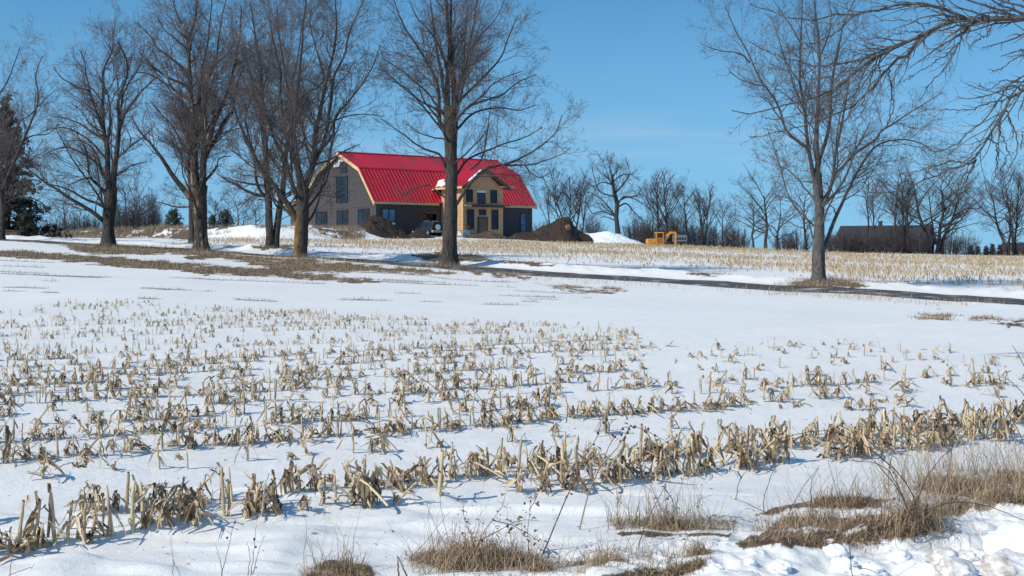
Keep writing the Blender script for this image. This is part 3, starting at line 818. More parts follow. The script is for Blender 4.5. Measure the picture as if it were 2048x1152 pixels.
def oak():
    rng = np.random.default_rng(5); d = 187; bx = 1235
    x = (bx - CX) / F * d; base = np.array([x, d, gz(x, d) - .1])
    tp, tr = px_trunk([(1236,480),(1235,460),(1233,437),(1234,409),(1229,388),(1226,368),(1224,349)], [12,11,9,8,7,6,5], d); tp[0] = base
    sp = [([(1231,440),(1228,431),(1213,409),(1197,394),(1176,384)],4.5,1), ([(1230,432),(1205,424),(1185,427),(1172,402)],3.5,1), ([(1230,395),(1226,392),(1201,384),(1189,360),(1183,335)],3.5,1),
     ([(1227,375),(1217,357),(1201,345),(1190,328)],3,1), ([(1233,412),(1248,394),(1271,392),(1290,371)],4,1), ([(1234,415),(1252,407),(1265,421),(1288,448)],4,1), ([(1229,388),(1252,362),(1258,345),(1254,323)],4,1),
     ([(1225,355),(1236,338),(1240,325)],3,1), ([(1224,352),(1221,335),(1222,318)],3,1), ([(1231,405),(1256,396),(1280,405),(1300,420)],3,1), ([(1229,440),(1212,434),(1200,437)],2.5,1), ([(1225,365),(1243,350),(1262,348),(1275,340)],3,1),
     ([(1226,370),(1205,365),(1188,372),(1175,365)],3,1)]
    make_tree('oak_tree', 'broad crooked oak standing alone on the snowy mound behind the dirt pile', 'tree', None, base, px_limbs(sp, d, rng, bx, .5), (tp, tr), rng, (M['bark_far'], M['twig_far']), dens=1.2, rmin=.0085, extra=4, crown=6, twig_levels=3, upw=.3, sides=10)
oak()

TB = 'bare trees along the far edge of the field'
for a in [
 ('upright','slim bare tree beside the right end of the barn',1099,205,366,4,41,.3,10,-.02,1),
 ('upright','slim bare tree behind the crest of the large dirt pile, left of a taller one',1117,200,358,4,42,.3,10,-.05,1),
 ('upright','tallest of the slim bare trees behind the large dirt pile, fanning upward',1140,198,336,5,43,.34,12,-.03,3),
 ('upright','slim bare tree between the large dirt pile and the broad oak',1163,204,356,4,44,.3,10,.01,1),
 ('upright','left one of two tall pointed trees behind the yellow excavator',1318,190,342,6,45,.32,18,-.03,1),
 ('upright','right one of two tall pointed trees behind the yellow excavator',1330,188,336,7,46,.34,18,.01,1),
 ('upright','pointed bare tree behind the pale trailer',1379,192,358,5,47,.3,14,.01,1),
 ('upright','leaning bare tree right of the pale trailer with two thin tops',1404,190,368,5,48,.34,12,.03,2),
 ('upright','low twiggy tree beside the dark thicket on the field edge',1443,192,402,4,49,.36,12,0,1),
 ('spread','small bare tree with spreading branches, left of the curving tree',1507,176,378,5,50,.4,10,-.02,1),
 ('spread','curving bare tree with a high open crown on the field edge',1533,172,344,8,51,.42,10,0,1),
 ('spread','bare tree with arching limbs, left of the grey barked maple',1551,170,392,7,52,.5,9,.1,1),
 ('spread','bare tree standing directly left behind the grey barked maple trunk',1613,176,345,6,53,.4,12,0,1),
 ('upright','slim bare tree at the left end of the dark roofed house',1733,172,326,5,54,.26,14,0,1),
 ('upright','thin bare tree in front of the house chimney',1751,174,352,4,55,.26,12,.01,1),
 ('spread','tall bare tree in front of the middle of the dark house roof',1784,170,303,6,56,.34,14,.01,1),
 ('upright','bare tree with two thin stems in front of the dark house roof',1806,173,338,5,57,.28,12,.02,2),
 ('upright','bare tree leaning right in front of the house ridge end',1818,172,345,5,58,.28,12,.07,1),
 ('spread','bare tree touching the right gable of the dark roofed house',1861,172,322,5,59,.34,12,0,1),
 ('spread','many stemmed bare tree right of the dark roofed house',1872,171,312,10,60,.38,10,.03,3),
 ('spread','bare tree with two close trunks in front of the brick house',2014,182,335,7,61,.36,10,-.04,2),
 ('upright','bare tree rising over the brick house roof at the right edge',2031,184,322,6,62,.32,13,0,2),
 ('spread','thin bare tree on the snow bank between two cedars',430,178,372,3,63,.35,9,.02,2),
 ('spread','thin pale tree on the snow bank left of the twin stemmed maple',483,178,375,3,64,.35,9,-.02,2),
 ('spread','thin bare tree on the snow bank right of the paired cedars',512,180,385,3,65,.35,9,.03,1),
 ('spread','bare tree deep in the brush behind the second maple',130,178,365,5,66,.4,10,.02,1),
 ('spread','bare tree in the brush just right of the second maple trunk',258,176,345,5,67,.42,10,.02,2),
 ('upright','thin bare tree seen between the left maples above the thicket',305,180,382,4,68,.3,9,0,2)]:
    k, lab, px, d, tpy, tw, sd, spd, nl, ln, st = a
    proc_tree(k, 'bare_tree', lab, px, d, tpy, tw, sd, spd, TB, nl, ln, .3, 1.0, stems=st)

def shrub(px, d, top_py, wpx, label, seed, n=44, name='shrub', group='leafless shrubs along the field edges', mat='twig_far', dens=1.0):
    rng = np.random.default_rng(seed)
    x = (px - CX) / F * d; z = gz(x, d); H = EYE + (HY - top_py) / F * d - z; R = wpx / 2 / F * d
    base = np.array([x, d, z - .05]); m = 7
    L = np.zeros((n, m, 3)); R0 = np.zeros((n, m))
    for i in range(n):
        a = rng.random() * 6.283; r = R * math.sqrt(rng.random()); h = H * (.55 + .45 * rng.random()) * (1 - .35 * (r / R) ** 2)
        k = np.linspace(0, 1, m)
        L[i] = base + np.stack([math.cos(a) * r * (.45 + .55 * k) , math.sin(a) * r * (.45 + .55 * k), h * k], -1) + np.cumsum(rng.normal(size=(m, 3)), 0) * .03 * H * .4
        R0[i] = .03 * (1 - .6 * k)
    t = thing(name, label, 'shrub', base, 0, group)
    g = Geo(); g.add(*tubes(L, R0, 4)); link('stems', g.mesh('stems', M['bark_far'], True, base), t)
    c = Geo()
    A, RA = spawn(L, R0, 4.2 * dens, .4, (20, 55), rng, 4, .1, .5, .2, .6, .012, lmin=.3); c.add(*tubes(A, RA, 3))
    B, RB = spawn(A, RA, 3.4 * dens, .5, (25, 60), rng, 3, .15, .3, .2, .7, .010, lmin=.2, cap=9000); c.add(*tubes(B, RB, 3))
    link('twigs', c.mesh('twigs', M[mat], True, base), t)

for a in [
 (112,165,425,60,'brown leafless shrub at the left end of the snow bank',1), (160,163,415,70,'dense leafless shrub left of the second maple trunk',2),
 (195,166,420,50,'leafless shrub hidden behind the second maple trunk',3), (245,164,388,80,'tall dense leafless shrub just right of the second maple trunk',4),
 (285,166,385,80,'largest dense leafless shrub, between the second maple and the single cedar',5), (318,165,418,40,'low leafless shrub touching the single cedar',6),
 (75,168,440,50,'low brown shrub under the dark spruce skirt',7),
 (1085,215,430,50,'leafless shrub at the right end of the barn wall',8), (1185,214,425,60,'leafless shrub behind the snow mound, left of the oak trunk',9), (1270,205,425,60,'leafless shrub right of the oak trunk',10),
 (1296,198,415,60,'dense shrub behind the excavator cab',11), (1350,200,408,70,'dense shrub behind the excavator arm',12), (1395,200,425,60,'shrub between the pale trailer and the leaning tree',13),
 (1425,196,436,50,'shrub left of the dark rounded thicket',14), (1458,190,436,60,'dark rounded thicket on the field edge, left part',15), (1482,188,448,50,'dark rounded thicket on the field edge, right part',16),
 (1570,190,452,60,'shrub behind the tree with arching limbs',17), (1598,192,450,50,'shrub left behind the grey barked maple trunk',18), (1660,190,455,60,'shrub right behind the grey barked maple trunk',19),
 (1690,170,456,60,'shrub hiding the left end of the dark house',20), (1722,170,454,70,'shrub below the left half of the dark house roof',21), (1772,169,450,60,'shrub below the chimney of the dark house',22),
 (1800,174,445,50,'tall shrub in front of the middle of the dark house',23), (1832,170,460,54,'low shrub before the right end of the dark house',24),
 (1900,182,455,60,'shrub beyond the many stemmed tree',25), (1932,184,458,54,'rounded leafless shrub left of the small firs',26), (2044,188,488,40,'dark shrub over the brick house roof',27)]:
    shrub(a[0], a[1], a[2], a[3] * 1.15, a[4], 100 + a[5], n=95 if 1680 < a[0] < 1840 else 40 if a[3] < 60 else 64, dens=1.0 if a[3] < 70 else 1.2)

def conifer(name, label, px, d, top_py, wpx, mat, seed, kind='spruce', group=None, low=0.0):
    rng = np.random.default_rng(seed)
    x = (px - CX) / F * d; z = gz(x, d); H = EYE + (HY - top_py) / F * d - z; R = wpx / 2 / F * d
    base = np.array([x, d, z - .05])
    t = thing(name, label, 'tree', base, 0, group)
    tp = np.array([base + np.array([0, 0, H * k]) for k in (0, .3, .6, 1)])
    g = Geo(); trunk_mesh(g, tp, np.array([.05, .035, .02, .004]) * H * .55, rng, 9); link('trunk', g.mesh('trunk', M['bark_far'], True, base), t)
    n = int((170 if H < 6 else 240) if kind == 'spruce' else 150); m = 6
    L = np.zeros((n, m, 3)); R0 = np.zeros((n, m)); k = np.linspace(0, 1, m)
    for i in range(n):
        f = low + (1 - low) * (i + rng.random()) / n; a = rng.random() * 6.283
        if kind == 'spruce':
            r = R * (1.03 - f) * (.6 + .5 * rng.random()); L[i] = base + np.stack([math.cos(a) * r * k, math.sin(a) * r * k, H * f + r * (-.35 * k + .22 * k ** 3)], -1)
        else:
            r = R * math.sqrt(max(.03, 1 - (f * 1.0) ** 1.6)) * (.55 + .5 * rng.random()); L[i] = base + np.stack([math.cos(a) * r * k, math.sin(a) * r * k, H * f * .93 + r * .7 * k ** 1.3], -1)
        R0[i] = .02 * (1 - .6 * k)
    c = Geo(); c.add(*tubes(L, R0, 3))
    A, RA = spawn(L, R0, 4.5, .3, (25, 60), rng, 3, .1, -.2 if kind == 'spruce' else .5, .15, .7, .012, lmin=.25, lmax=1.2, cap=9000)
    c.add(*tubes(A, RA, 3))
    # needle sprays: small blades either side of every shoot
    Nn = 5 if H < 2.6 else (8 if H < 6 else 16)
    for rep in range(Nn):
        f = rng.random(len(A)) * 3; j = np.minimum(f.astype(int), 2); fr = (f - j)[:, None]; ii = np.arange(len(A))
        p = A[ii, j] * (1 - fr) + A[ii, j + 1] * fr; tg = unit(A[ii, j + 1] - A[ii, j])
        s = unit(np.cross(tg, rng.normal(size=tg.shape))); ln = (.10 + .16 * rng.random(len(A)))[:, None] * (1.25 if H > 6 else .75)
        q = unit(s + tg * .8 + np.array([0, 0, -.15])) * ln; wv = unit(np.cross(q, tg)) * ln * .22
        V = np.stack([p - wv * .5, p + q * .6 - wv, p + q, p + q * .6 + wv], 1).reshape(-1, 3)
        c.add(V, np.arange(len(A) * 4).reshape(-1, 4))
    link('foliage', c.mesh('foliage', M[mat], False, base), t)
conifer('spruce_tree', 'tall dark spruce at the left edge behind the bare maple', 14, 118, 190, 230, 'needle', 201, low=.02)
conifer('cedar_tree', 'single rounded cedar on the snow bank left of the gnarled maple', 347, 160, 416, 44, 'cedar', 202, 'cedar')
conifer('cedar_tree', 'larger of the paired cedars, right of the gnarled maple', 452, 160, 418, 44, 'cedar', 203, 'cedar')
conifer('cedar_tree', 'smaller cedar half hidden by the right side of the gnarled maple', 426, 163, 428, 24, 'cedar', 204, 'cedar')
for i, (px, tp, w, lab) in enumerate([(1942,493,16,'small fir under the rounded leafless shrub'), (1956,494,12,'lowest small fir, left one in the gap by the brick house'), (1972,494,13,'small fir second from the brick house trees'), (1985,489,15,'tallest small fir in the gap left of the brick house'), (2000,492,16,'small fir closest to the twin trunks by the brick house')]):
    conifer('fir_tree', lab, px, 186, tp - 2, w * 1.15, 'needle', 210 + i, 'spruce', 'small firs by the brick house')
# ------------------------------------------------------------------ the barn under construction
M['siding'] = simple('grey_board_siding', (.058, .051, .054), .12, 1.5, .75, stretch=(3, 3, .5))
M['red_metal'] = simple('red_metal_roofing', (.43, .007, .021), .13, 1.0, .38, stretch=(1.1, .06, .06))
M['pine'] = simple('raw_pine', (.62, .44, .23), .18, 4, .75, stretch=(1, 1, 1))
M['osb'] = simple('sheathing_board', (.56, .32, .165), .28, 5, .85)
M['dark_wood'] = simple('weathered_dark_wood', (.10, .065, .042), .3, 6, .85)
M['frame_dark'] = simple('dark_window_frame', (.018, .018, .022), .1, 5, .5)
M['snow'] = simple('clean_snow', (.85, .87, .9), .04, 3, .6, bmp=.3)
M['inner'] = simple('brown_timber', (.16, .085, .055), .2, 3, .9)  # brown timber of the partition and the garage frame
M['white_wrap'] = simple('white_wrap', (.72, .74, .78), .12, 8, .6)
M['concrete'] = simple('bare_concrete', (.36, .35, .33), .12, 4, .9)
M['black'] = simple('black_rubber', (.02, .02, .021), .2, 6, .7)
M['steel'] = simple('dull_steel', (.35, .35, .36), .15, 6, .4, metallic=.8)
def glass_mat(name, c, rough=.06):
    m, nt, b = new_mat(name, rough); f = noise(nt, .9, detail=3)
    nt.links.new(ramp(nt, f, [(.35, tuple(.7 * x for x in c)), (.65, tuple(1.25 * x for x in c))]), b.inputs['Base Color'])
    b.inputs['IOR'].default_value = 1.4; bump(nt, b, noise(nt, 1.6, detail=2), .12, .05); return m
M['glass'] = glass_mat('window_glass', (.02, .03, .045))
M['glass_blue'] = glass_mat('blue_pane_glass', (.09, .17, .28), .12)  # pane glass with a blue base colour
M['house_wrap'] = simple('dark_blue_house_wrap', (.035, .032, .075), .2, 4, .6)

BP = np.array([-16.02, 165.0]); BU = np.array([.7826, .6226]); BW = np.array([-.6226, .7826]); BL = 23.8
BZ = 4.45
barn = thing('red_roofed_barn', 'large grey gambrel barn with bright red metal roof and raw wood entry', 'barn', (BP[0], BP[1], BZ), math.atan2(BU[1], BU[0]))

def hit(px, py, axis, val):
    """barn coordinates (along, depth, height) of the point of a barn plane seen at a pixel of the photograph"""
    o = np.array([-BP[0], -BP[1], EYE - BZ]); d = np.array([(px - CX) / F, 1, (HY - py) / F])
    L = lambda v: np.array([v[0] * BU[0] + v[1] * BU[1], v[0] * BW[0] + v[1] * BW[1], v[2]])
    o = L(o); d = L(d); k = (val - o[axis]) / d[axis]
    return o + k * d
E2 = EYE - BZ                       # add to a height above the eye to get barn height
prof = [(-.35, 6.62 + E2), (3.07, 10.78 + E2), (7.83, 12.9 + E2), (12.6, 10.8 + E2), (15.9, 7.95 + E2)]
EH = 6.95 + E2                      # eave wall height
GT = .0
# gable walls and the rest of the shell
def battens_s(mb, t0, t1, s, h0, h1, step=.42, proud=.022):
    n = int((t1 - t0) / step)
    for i in range(n + 1):
        t = t0 + .03 + i * step
        if t < t1 - .05: mb.box(t, t + .05, s - proud, s + .002, h0, h1(t) if callable(h1) else h1)
def hprof(s, drop=.22):
    return float(np.interp(s, [p[0] for p in prof], [p[1] for p in prof])) - drop
ss = [0, 3.07, 7.83, 12.6, 15.9]
w = MB()
gpts = [(s, hprof(s)) for s in ss]
for t in (0, BL - .2):
    w.prism([(t, 0, -.8)] + [(t, s, h) for s, h in gpts] + [(t, 15.9, -.8)], (.2, 0, 0))
n = int(15.9 / .42)
for i in range(n + 1):
    s = .03 + i * .42
    w.box(-.02, .002, s, s + .05, -.8, hprof(s + .02) - .05)
zb = hit(700, 414, 0, 0)[2]
w.box(-.045, -.002, 0, 15.9, zb - .07, zb + .07)
zb2 = hit(640, 372, 0, 0)[2]
w.box(-.04, -.002, 2.6, 13.2, zb2 - .04, zb2 + .04)
# front wall with the garage opening left open
g0 = hit(843.5, 427, 1, 0); g1 = hit(873.5, 427, 1, 0)
ga, gb, gh = g0[0], g1[0], g0[2]
w.box(.2, ga, 0, .2, -.8, EH); w.box(ga, gb, 0, .2, gh, EH); w.box(gb, 9.3, 0, .2, -.8, EH); w.box(9.3, BL - .2, 0, .2, -.8, EH)
w.box(.2, BL - .2, 15.7, 15.9, -.8, 7.7 + E2)
battens_s(w, 0.05, ga - .12, 0, -.8, EH - .05); battens_s(w, ga - .1, gb + .1, 0, gh + .02, EH - .05); battens_s(w, gb + .12, 9.3, 0, -.8, EH - .05); battens_s(w, 15.6, BL - .05, 0, -.8, EH - .05)
w.build('wall', M['siding'], barn)
fl = MB(); fl.box(.2, BL - .2, .2, 15.7, -.75, .02); fl.build('floor_slab', M['concrete'], barn)
pt = MB(); pt.box(ga - .5, ga - .3, 1.2, 9, -.7, EH - .2); pt.box(ga - .3, 9.0, 8.8, 9, -.7, EH - .2); pt.box(ga - .3, gb + .5, 1.4, 1.5, gh - 1.15, gh + .3); pt.build('inner_partition', M['inner'], barn)
for px in (848, 862):
    dh = MB(); q = hit(px, 432, 1, 1.38); dh.box(q[0] - .16, q[0] + .16, 1.34, 1.396, gh - .28, gh - .2)
    dh.build('ceiling_lamp', M['white_wrap'], barn)

# main roof: ribbed red sheet, one slope after another
def slope(mb, a, b, t0, t1, th=.06, rib=.5, ribh=.032, ribw=.06):
    (s0, h0), (s1, h1) = a, b
    d = np.array([0, s1 - s0, h1 - h0]); d /= np.linalg.norm(d); nrm = np.array([0, -d[2], d[1]])
    if nrm[2] < 0: nrm = -nrm
    A = np.array([t0, s0, h0]); B = np.array([t0, s1, h1]); off = np.array([t1 - t0, 0, 0])
    mb.prism([A, B, B - nrm * th, A - nrm * th], off)
    n = int((t1 - t0) / rib)
    for i in range(n + 1):
        t = t0 + .04 + i * rib
        if t + ribw > t1: break
        mb.hexa([(t, *(A[1:] - .0 * nrm[1:])), (t + ribw, *A[1:]), (t + ribw, *B[1:]), (t, *B[1:]),
                 (t + ribw * .25, *(A + nrm * ribh)[1:]), (t + ribw * .75, *(A + nrm * ribh)[1:]), (t + ribw * .75, *(B + nrm * ribh)[1:]), (t + ribw * .25, *(B + nrm * ribh)[1:])])
M['glass'].node_tree.nodes['Principled BSDF'].inputs['Specular IOR Level'].default_value = .28
r = MB(); T0, T1 = -.5, BL + .45
for a, b in zip(prof[:-1], prof[1:]): slope(r, a, b, T0, T1)
roof = r.build('roof', M['red_metal'], barn)
rc = MB()
k = prof[2]; rc.prism([(T0, k[0] - .28, k[1] - .05), (T0, k[0], k[1] + .09), (T0, k[0] + .28, k[1] - .05)], (T1 - T0, 0, 0))
rc.build('ridge_cap', M['red_metal'], roof)
kc = MB(); k = prof[1]; kc.prism([(T0, k[0] - .16, k[1] - .16), (T0, k[0] - .1, k[1] - .02), (T0, k[0] + .16, k[1] + .12), (T0, k[0] + .16, k[1] + .05)], (T1 - T0, 0, 0))
kc.build('knee_flashing', M['red_metal'], roof)
# pine fascia boards along both rakes and the eaves
def rake(t):
    mb = MB()
    for (s0, h0), (s1, h1) in zip(prof[:-1], prof[1:]):
        mb.prism([(t, s0, h0 - .07), (t, s1, h1 - .07), (t, s1, h1 - .50), (t, s0, h0 - .50)], (.06, 0, 0))
    mb.prism([(t, 15.9, 7.88 + E2), (t, 16.6, 7.62 + E2), (t, 16.6, 7.2 + E2), (t, 15.9, 7.45 + E2)], (.06, 0, 0))
    return mb
rake(T0 - .062).build('rake_fascia', M['pine'], barn); rake(T1 + .002).build('rake_fascia', M['pine'], barn)
for t0, t1 in ((T0, -.01), (BL + .01, T1)):
    so = MB()
    for (s0, h0), (s1, h1) in zip(prof[:-1], prof[1:]):
        so.prism([(t0, s0 + .05, h0 - .3), (t0, s1, h1 - .3), (t0, s1, h1 - .36), (t0, s0 + .05, h0 - .36)], (t1 - t0, 0, 0))
    so.build('rake_soffit', M['dark_wood'], barn)
ef = MB(); ef.box(T0, 8.85, -.42, -.36, prof[0][1] - .3, prof[0][1] - .03); ef.box(T0, 8.85, -.36, -.04, prof[0][1] - .3, prof[0][1] - .24)
ef.build('eave_fascia', M['pine'], barn)
ef = MB(); ef.box(16.05, T1, -.42, -.36, prof[0][1] - .3, prof[0][1] - .03); ef.box(16.05, T1, -.36, -.04, prof[0][1] - .3, prof[0][1] - .24)
ef.build('eave_fascia', M['pine'], barn)
# lean-to on the far left side
lt = MB(); lt.prism([(0.1, 15.92, -.8), (0.1, 15.92, 7.6 + E2), (0.1, 20.4, 6.7 + E2), (0.1, 20.4, -.8)], (7.5, 0, 0)); lean = lt.build('lean_to', M['siding'], barn)
lr = MB(); lr.prism([(-.4, 15.95, 7.9 + E2), (-.4, 20.9, 7.02 + E2), (-.4, 20.9, 6.9 + E2), (-.4, 15.95, 7.72 + E2)], (8.4, 0, 0)); lr.build('roof', M['red_metal'], lean)
lf = MB(); lf.prism([(-.47, 16.0, 7.92 + E2), (-.47, 21.0, 7.03 + E2), (-.47, 21.0, 6.72 + E2), (-.47, 16.0, 7.55 + E2)], (.06, 0, 0)); lf.build('fascia', M['pine'], lean)

def window(axis, val, x0, y0, x1, y1, mull=(), trans=(), pane='glass', fw=.09, name='window'):
    """a proud frame round a pane on a barn wall, measured from the photograph"""
    a = hit(x0, y0, axis, val); b = hit(x1, y1, axis, val); c = hit(x0, y1, axis, val)
    j = 1 - axis
    u0, u1 = sorted((a[j], b[j])); h1 = a[2]; h0 = c[2]
    f = MB()
    def bx(p0, p1, q0, q1, o0, o1):
        if axis == 1: f.box(p0, p1, val - o1, val - o0, q0, q1)
        else: f.box(val - o1, val - o0, p0, p1, q0, q1)
    bx(u0, u1, h1 - fw, h1, .002, .10); bx(u0, u1, h0, h0 + fw, .002, .10); bx(u0, u0 + fw, h0 + fw, h1 - fw, .002, .10); bx(u1 - fw, u1, h0 + fw, h1 - fw, .002, .10)
    W, Hh = u1 - u0, h1 - h0
    cuts = sorted(trans)
    edges = [h0 + fw] + [h0 + Hh * t for t in cuts] + [h1 - fw]
    for t in cuts: bx(u0 + fw, u1 - fw, h0 + Hh * t - .04, h0 + Hh * t + .04, .002, .095)
    for m_ in mull:
        for e0, e1 in zip(edges[:-1], edges[1:]):
            bx(u0 + W * m_ - .04, u0 + W * m_ + .04, e0 + (.04 if e0 != edges[0] else 0), e1 - (.04 if e1 != edges[-1] else 0), .002, .095)
    fo = f.build(name, M['frame_dark'], barn)
    g = MB()
    if axis == 1: g.box(u0 + fw * .5, u1 - fw * .5, val - .045, val - .038, h0 + fw * .5, h1 - fw * .5)
    else: g.box(val - .045, val - .038, u0 + fw * .5, u1 - fw * .5, h0 + fw * .5, h1 - fw * .5)
    g.build('pane', M[pane], fo)
    return (u0, u1, h0, h1)
# gable end
window(0, 0, 673.3, 353.4, 696, 406, (.5,), (.5,))
for x0, x1, y0, y1 in ((632, 654.3, 423.7, 449), (674.2, 696.3, 420.6, 450), (716.6, 739, 417.6, 449)): window(0, 0, x0, y0, x1, y1, (.5,))
q0 = hit(681, 316, 0, 0); q1 = hit(694, 345, 0, 0)
lv = MB(); lv.box(-.09, -.002, q1[1], q0[1], q1[2], q0[2])
for i in range(6): h = q1[2] + (i + .5) * (q0[2] - q1[2]) / 6; lv.box(-.13, -.09, q1[1] + .08, q0[1] - .08, h - .05, h + .05)
lv.build('gable_louvre', M['frame_dark'], barn)
for x0, y0, x1, y1 in ((668.5, 325, 680, 332), (677, 316.5, 690, 321)):
    a = hit(x0, y0, 0, -.02); b = hit(x1, y1, 0, -.02); tp = MB(); tp.hexa([(-.03, b[1], b[2]), (-.16, b[1], b[2] - .1), (-.16, a[1], b[2] - .1), (-.03, a[1], b[2]), (-.03, b[1], a[2]), (-.05, b[1], a[2]), (-.05, a[1], a[2]), (-.03, a[1], a[2])]); tp.build('loose_wrap', M['white_wrap'], barn)
# front wall
window(1, 0, 763, 417, 791, 444.5, (.5,), (), 'glass_blue')
window(1, 0, 1040, 426.5, 1052, 464, (), (.36,), 'glass_blue')
a = hit(782, 445, 1, 0); b = hit(790, 449, 1, 0); st = MB(); st.box(a[0], b[0], -.05, -.002, b[2], a[2]); st.build('window_sticker', M['white_wrap'], barn)
# garage jamb
jm = MB(); jm.box(ga - .12, ga, -.06, .19, -.7, gh); jm.box(gb, gb + .12, -.06, .19, -.7, gh); jm.box(ga - .12, gb + .12, -.06, .19, gh, gh + .12); jm.build('garage_frame', M['inner'], barn)
# meter box low on the gable
a = hit(617, 450.5, 0, 0); b = hit(627, 454.5, 0, 0); bxm = MB(); bxm.box(-.3, -.003, b[1], a[1], b[2], a[2]); bxm.build('wall_box', M['white_wrap'], barn, bevel=.02)

# ---- projecting entry
EA, EB, EP = 9.46, 15.55, -4.42
EHh = 8.35 + E2; TR = (EA + EB) / 2; RH = 10.72 + E2
e = MB()
e.prism([(EA, EP, -.9), (EB, EP, -.9), (EB, EP, EHh), (TR, EP, RH - .15), (EA, EP, EHh)], (0, .16, 0))
e.box(EA, EA + .16, EP + .16, -.002, -.9, EHh); e.box(EB - .16, EB, EP + .16, -.002, -.9, EHh)
for i in range(1, 10):                                  # seams between sheets, as thin cover strips
    t = EA + i * .61
    if t < EB - .1: e.box(t, t + .03, EP - .012, EP + .002, -.8, min(EHh, 9))
for i in range(1, 7):
    s = EP + i * .61
    if s < -.1: e.box(EA - .012, EA + .002, s, s + .03, -.8, EHh - .1)
ent = e.build('entry_porch', M['osb'], barn)
cb = MB(); cb.box(EA - .05, EA - .002, EP - .05, EP + .12, -.9, EHh); cb.box(EA - .002, EA + .12, EP - .05, EP - .014, -.9, EHh)
cb.build('corner_board', M['pine'], ent)
def dorm(mb, sgn, s0, th=.16, lift=0.0, inset=0.0):
    ov = 3.66 - inset; te = TR + sgn * ov; he = RH - .6 * ov + lift; hr = RH + lift
    sb = lambda h: (h - (7.0 + E2)) / 1.231 + .05
    A = [(te, s0, he), (TR, s0, hr), (TR, sb(hr), hr), (te, sb(he), he)]
    if sgn > 0: A = A[::-1]
    mb.prism(A, (0, 0, -th))
    for i in range(12):
        s = s0 + .1 + i * .5
        if s > 1.2: break
        mb.hexa([(te, s, he), (te, s + .06, he), (TR, s + .06, hr), (TR, s, hr), (te, s + .015, he + .04), (te, s + .045, he + .04), (TR, s + .045, hr + .04), (TR, s + .015, hr + .04)])
d = MB(); dorm(d, -1, EP - .75); dorm(d, 1, EP - .75); dr = d.build('roof', M['red_metal'], ent)
df = MB()
for sgn in (-1, 1):
    te = TR + sgn * 3.7; he = RH - .6 * 3.7
    df.prism([(te, EP - .83, he - .02), (TR, EP - .83, RH - .02), (TR, EP - .83, RH - .4), (te, EP - .83, he - .4)], (0, .075, 0))
    df.prism([(te, EP - .75, he - .2), (TR, EP - .75, RH - .2), (TR, EP - .75, RH - .26), (te, EP - .75, he - .26)], (0, .74, 0))
df.build('rake_board', M['dark_wood'], ent)
le = MB(); te = TR - 3.7; he = RH - .6 * 3.7; le.box(te - .04, te + .02, EP - .7, 1.0, he - .26, he - .02); le.box(te + .02, EA - .002, EP - .7, -.4, he - .26, he - .2); le.build('eave_fascia', M['pine'], ent)
# lookout beam poking past the right eave
a = hit(1014, 373, 1, EP - .4); lb = MB(); lb.box(a[0] - 1.2, a[0] + 1.15, EP - .5, EP - .36, a[2] - .16, a[2] + .02); lb.build('lookout_beam', M['pine'], ent)
# balcony ledger with a pale plank end
a = hit(927, 409.5, 1, EP); b = hit(1007, 409.5, 1, EP)
ld = MB(); ld.box(EA + .05, EB - .02, EP - .42, EP - .014, a[2] - .22, a[2] - .04); ld.box(EA - .02, EB + .75, EP - .5, EP - .3, a[2] - .04, a[2] + .05)
for i in range(8): t = EA + .5 + i * .7; ld.box(t, t + .07, EP - .55, EP - .42, a[2] - .2, a[2] - .04)
ld.build('balcony_ledger', M['dark_wood'], ent)
pk = MB(); pk.box(EA - .1, EA + .85, EP - .62, EP - .51, a[2] - .22, a[2] + .03); pk.build('plank_end', M['pine'], ent)
barn_keep = barn; barn = ent
window(1, EP, 932.2, 378.4, 945, 404); window(1, EP, 980.8, 380, 993.4, 406)
window(1, EP, 933.8, 418.2, 947.3, 458, (), (.33,)); window(1, EP, 983, 419.5, 996, 459, (), (.33,)); window(1, EP, 958, 418.8, 971.6, 430.4)
a = hit(954.5, 381, 1, EP); b = hit(971, 408.3, 1, EP); m1 = hit(954.5, 385, 1, EP)
dw = MB(); dw.box(a[0], b[0], EP - .06, EP - .013, b[2], m1[2]); bd = dw.build('wrapped_balcony_door', M['house_wrap'], ent)
dw = MB(); dw.box(a[0], b[0], EP - .06, EP - .013, m1[2] + .004, a[2]); dw.build('wrap_strip', M['white_wrap'], bd)
a = hit(955, 433.6, 1, EP); b = hit(975.2, 471, 1, EP)
dd = MB(); dd.box(a[0], a[0] + .2, EP - .09, EP - .013, b[2], a[2]); dd.box(b[0] - .2, b[0], EP - .09, EP - .013, b[2], a[2]); dd.box(a[0] + .2, b[0] - .2, EP - .09, EP - .013, a[2] - .22, a[2])
door = dd.build('front_door', M['dark_wood'], ent)
M['door_panel'] = simple('brown_door', (.14, .10, .07), .2, 5, .7)
dp = MB(); dp.box(a[0] + .2, b[0] - .2, EP - .05, EP - .013, b[2], a[2] - .22)
for k in (0, 1):
    c0 = a[0] + .28 + k * (b[0] - a[0] - .4) / 2; c1 = c0 + (b[0] - a[0] - .56) / 2 - .06
    dp.box(c0, c1, EP - .075, EP - .05, b[2] + .9, a[2] - .4)
dp.build('panel', M['door_panel'], door)
kb = MB(); kb.tube([(b[0] - .28, EP - .05, b[2] + 1.1), (b[0] - .28, EP - .13, b[2] + 1.1)], .04); kb.build('handle', M['steel'], door)
barn = barn_keep

def to_world(p): return np.array([BP[0] + BU[0] * p[0] + BW[0] * p[1], BP[1] + BU[1] * p[0] + BW[1] * p[1], BZ + p[2]])
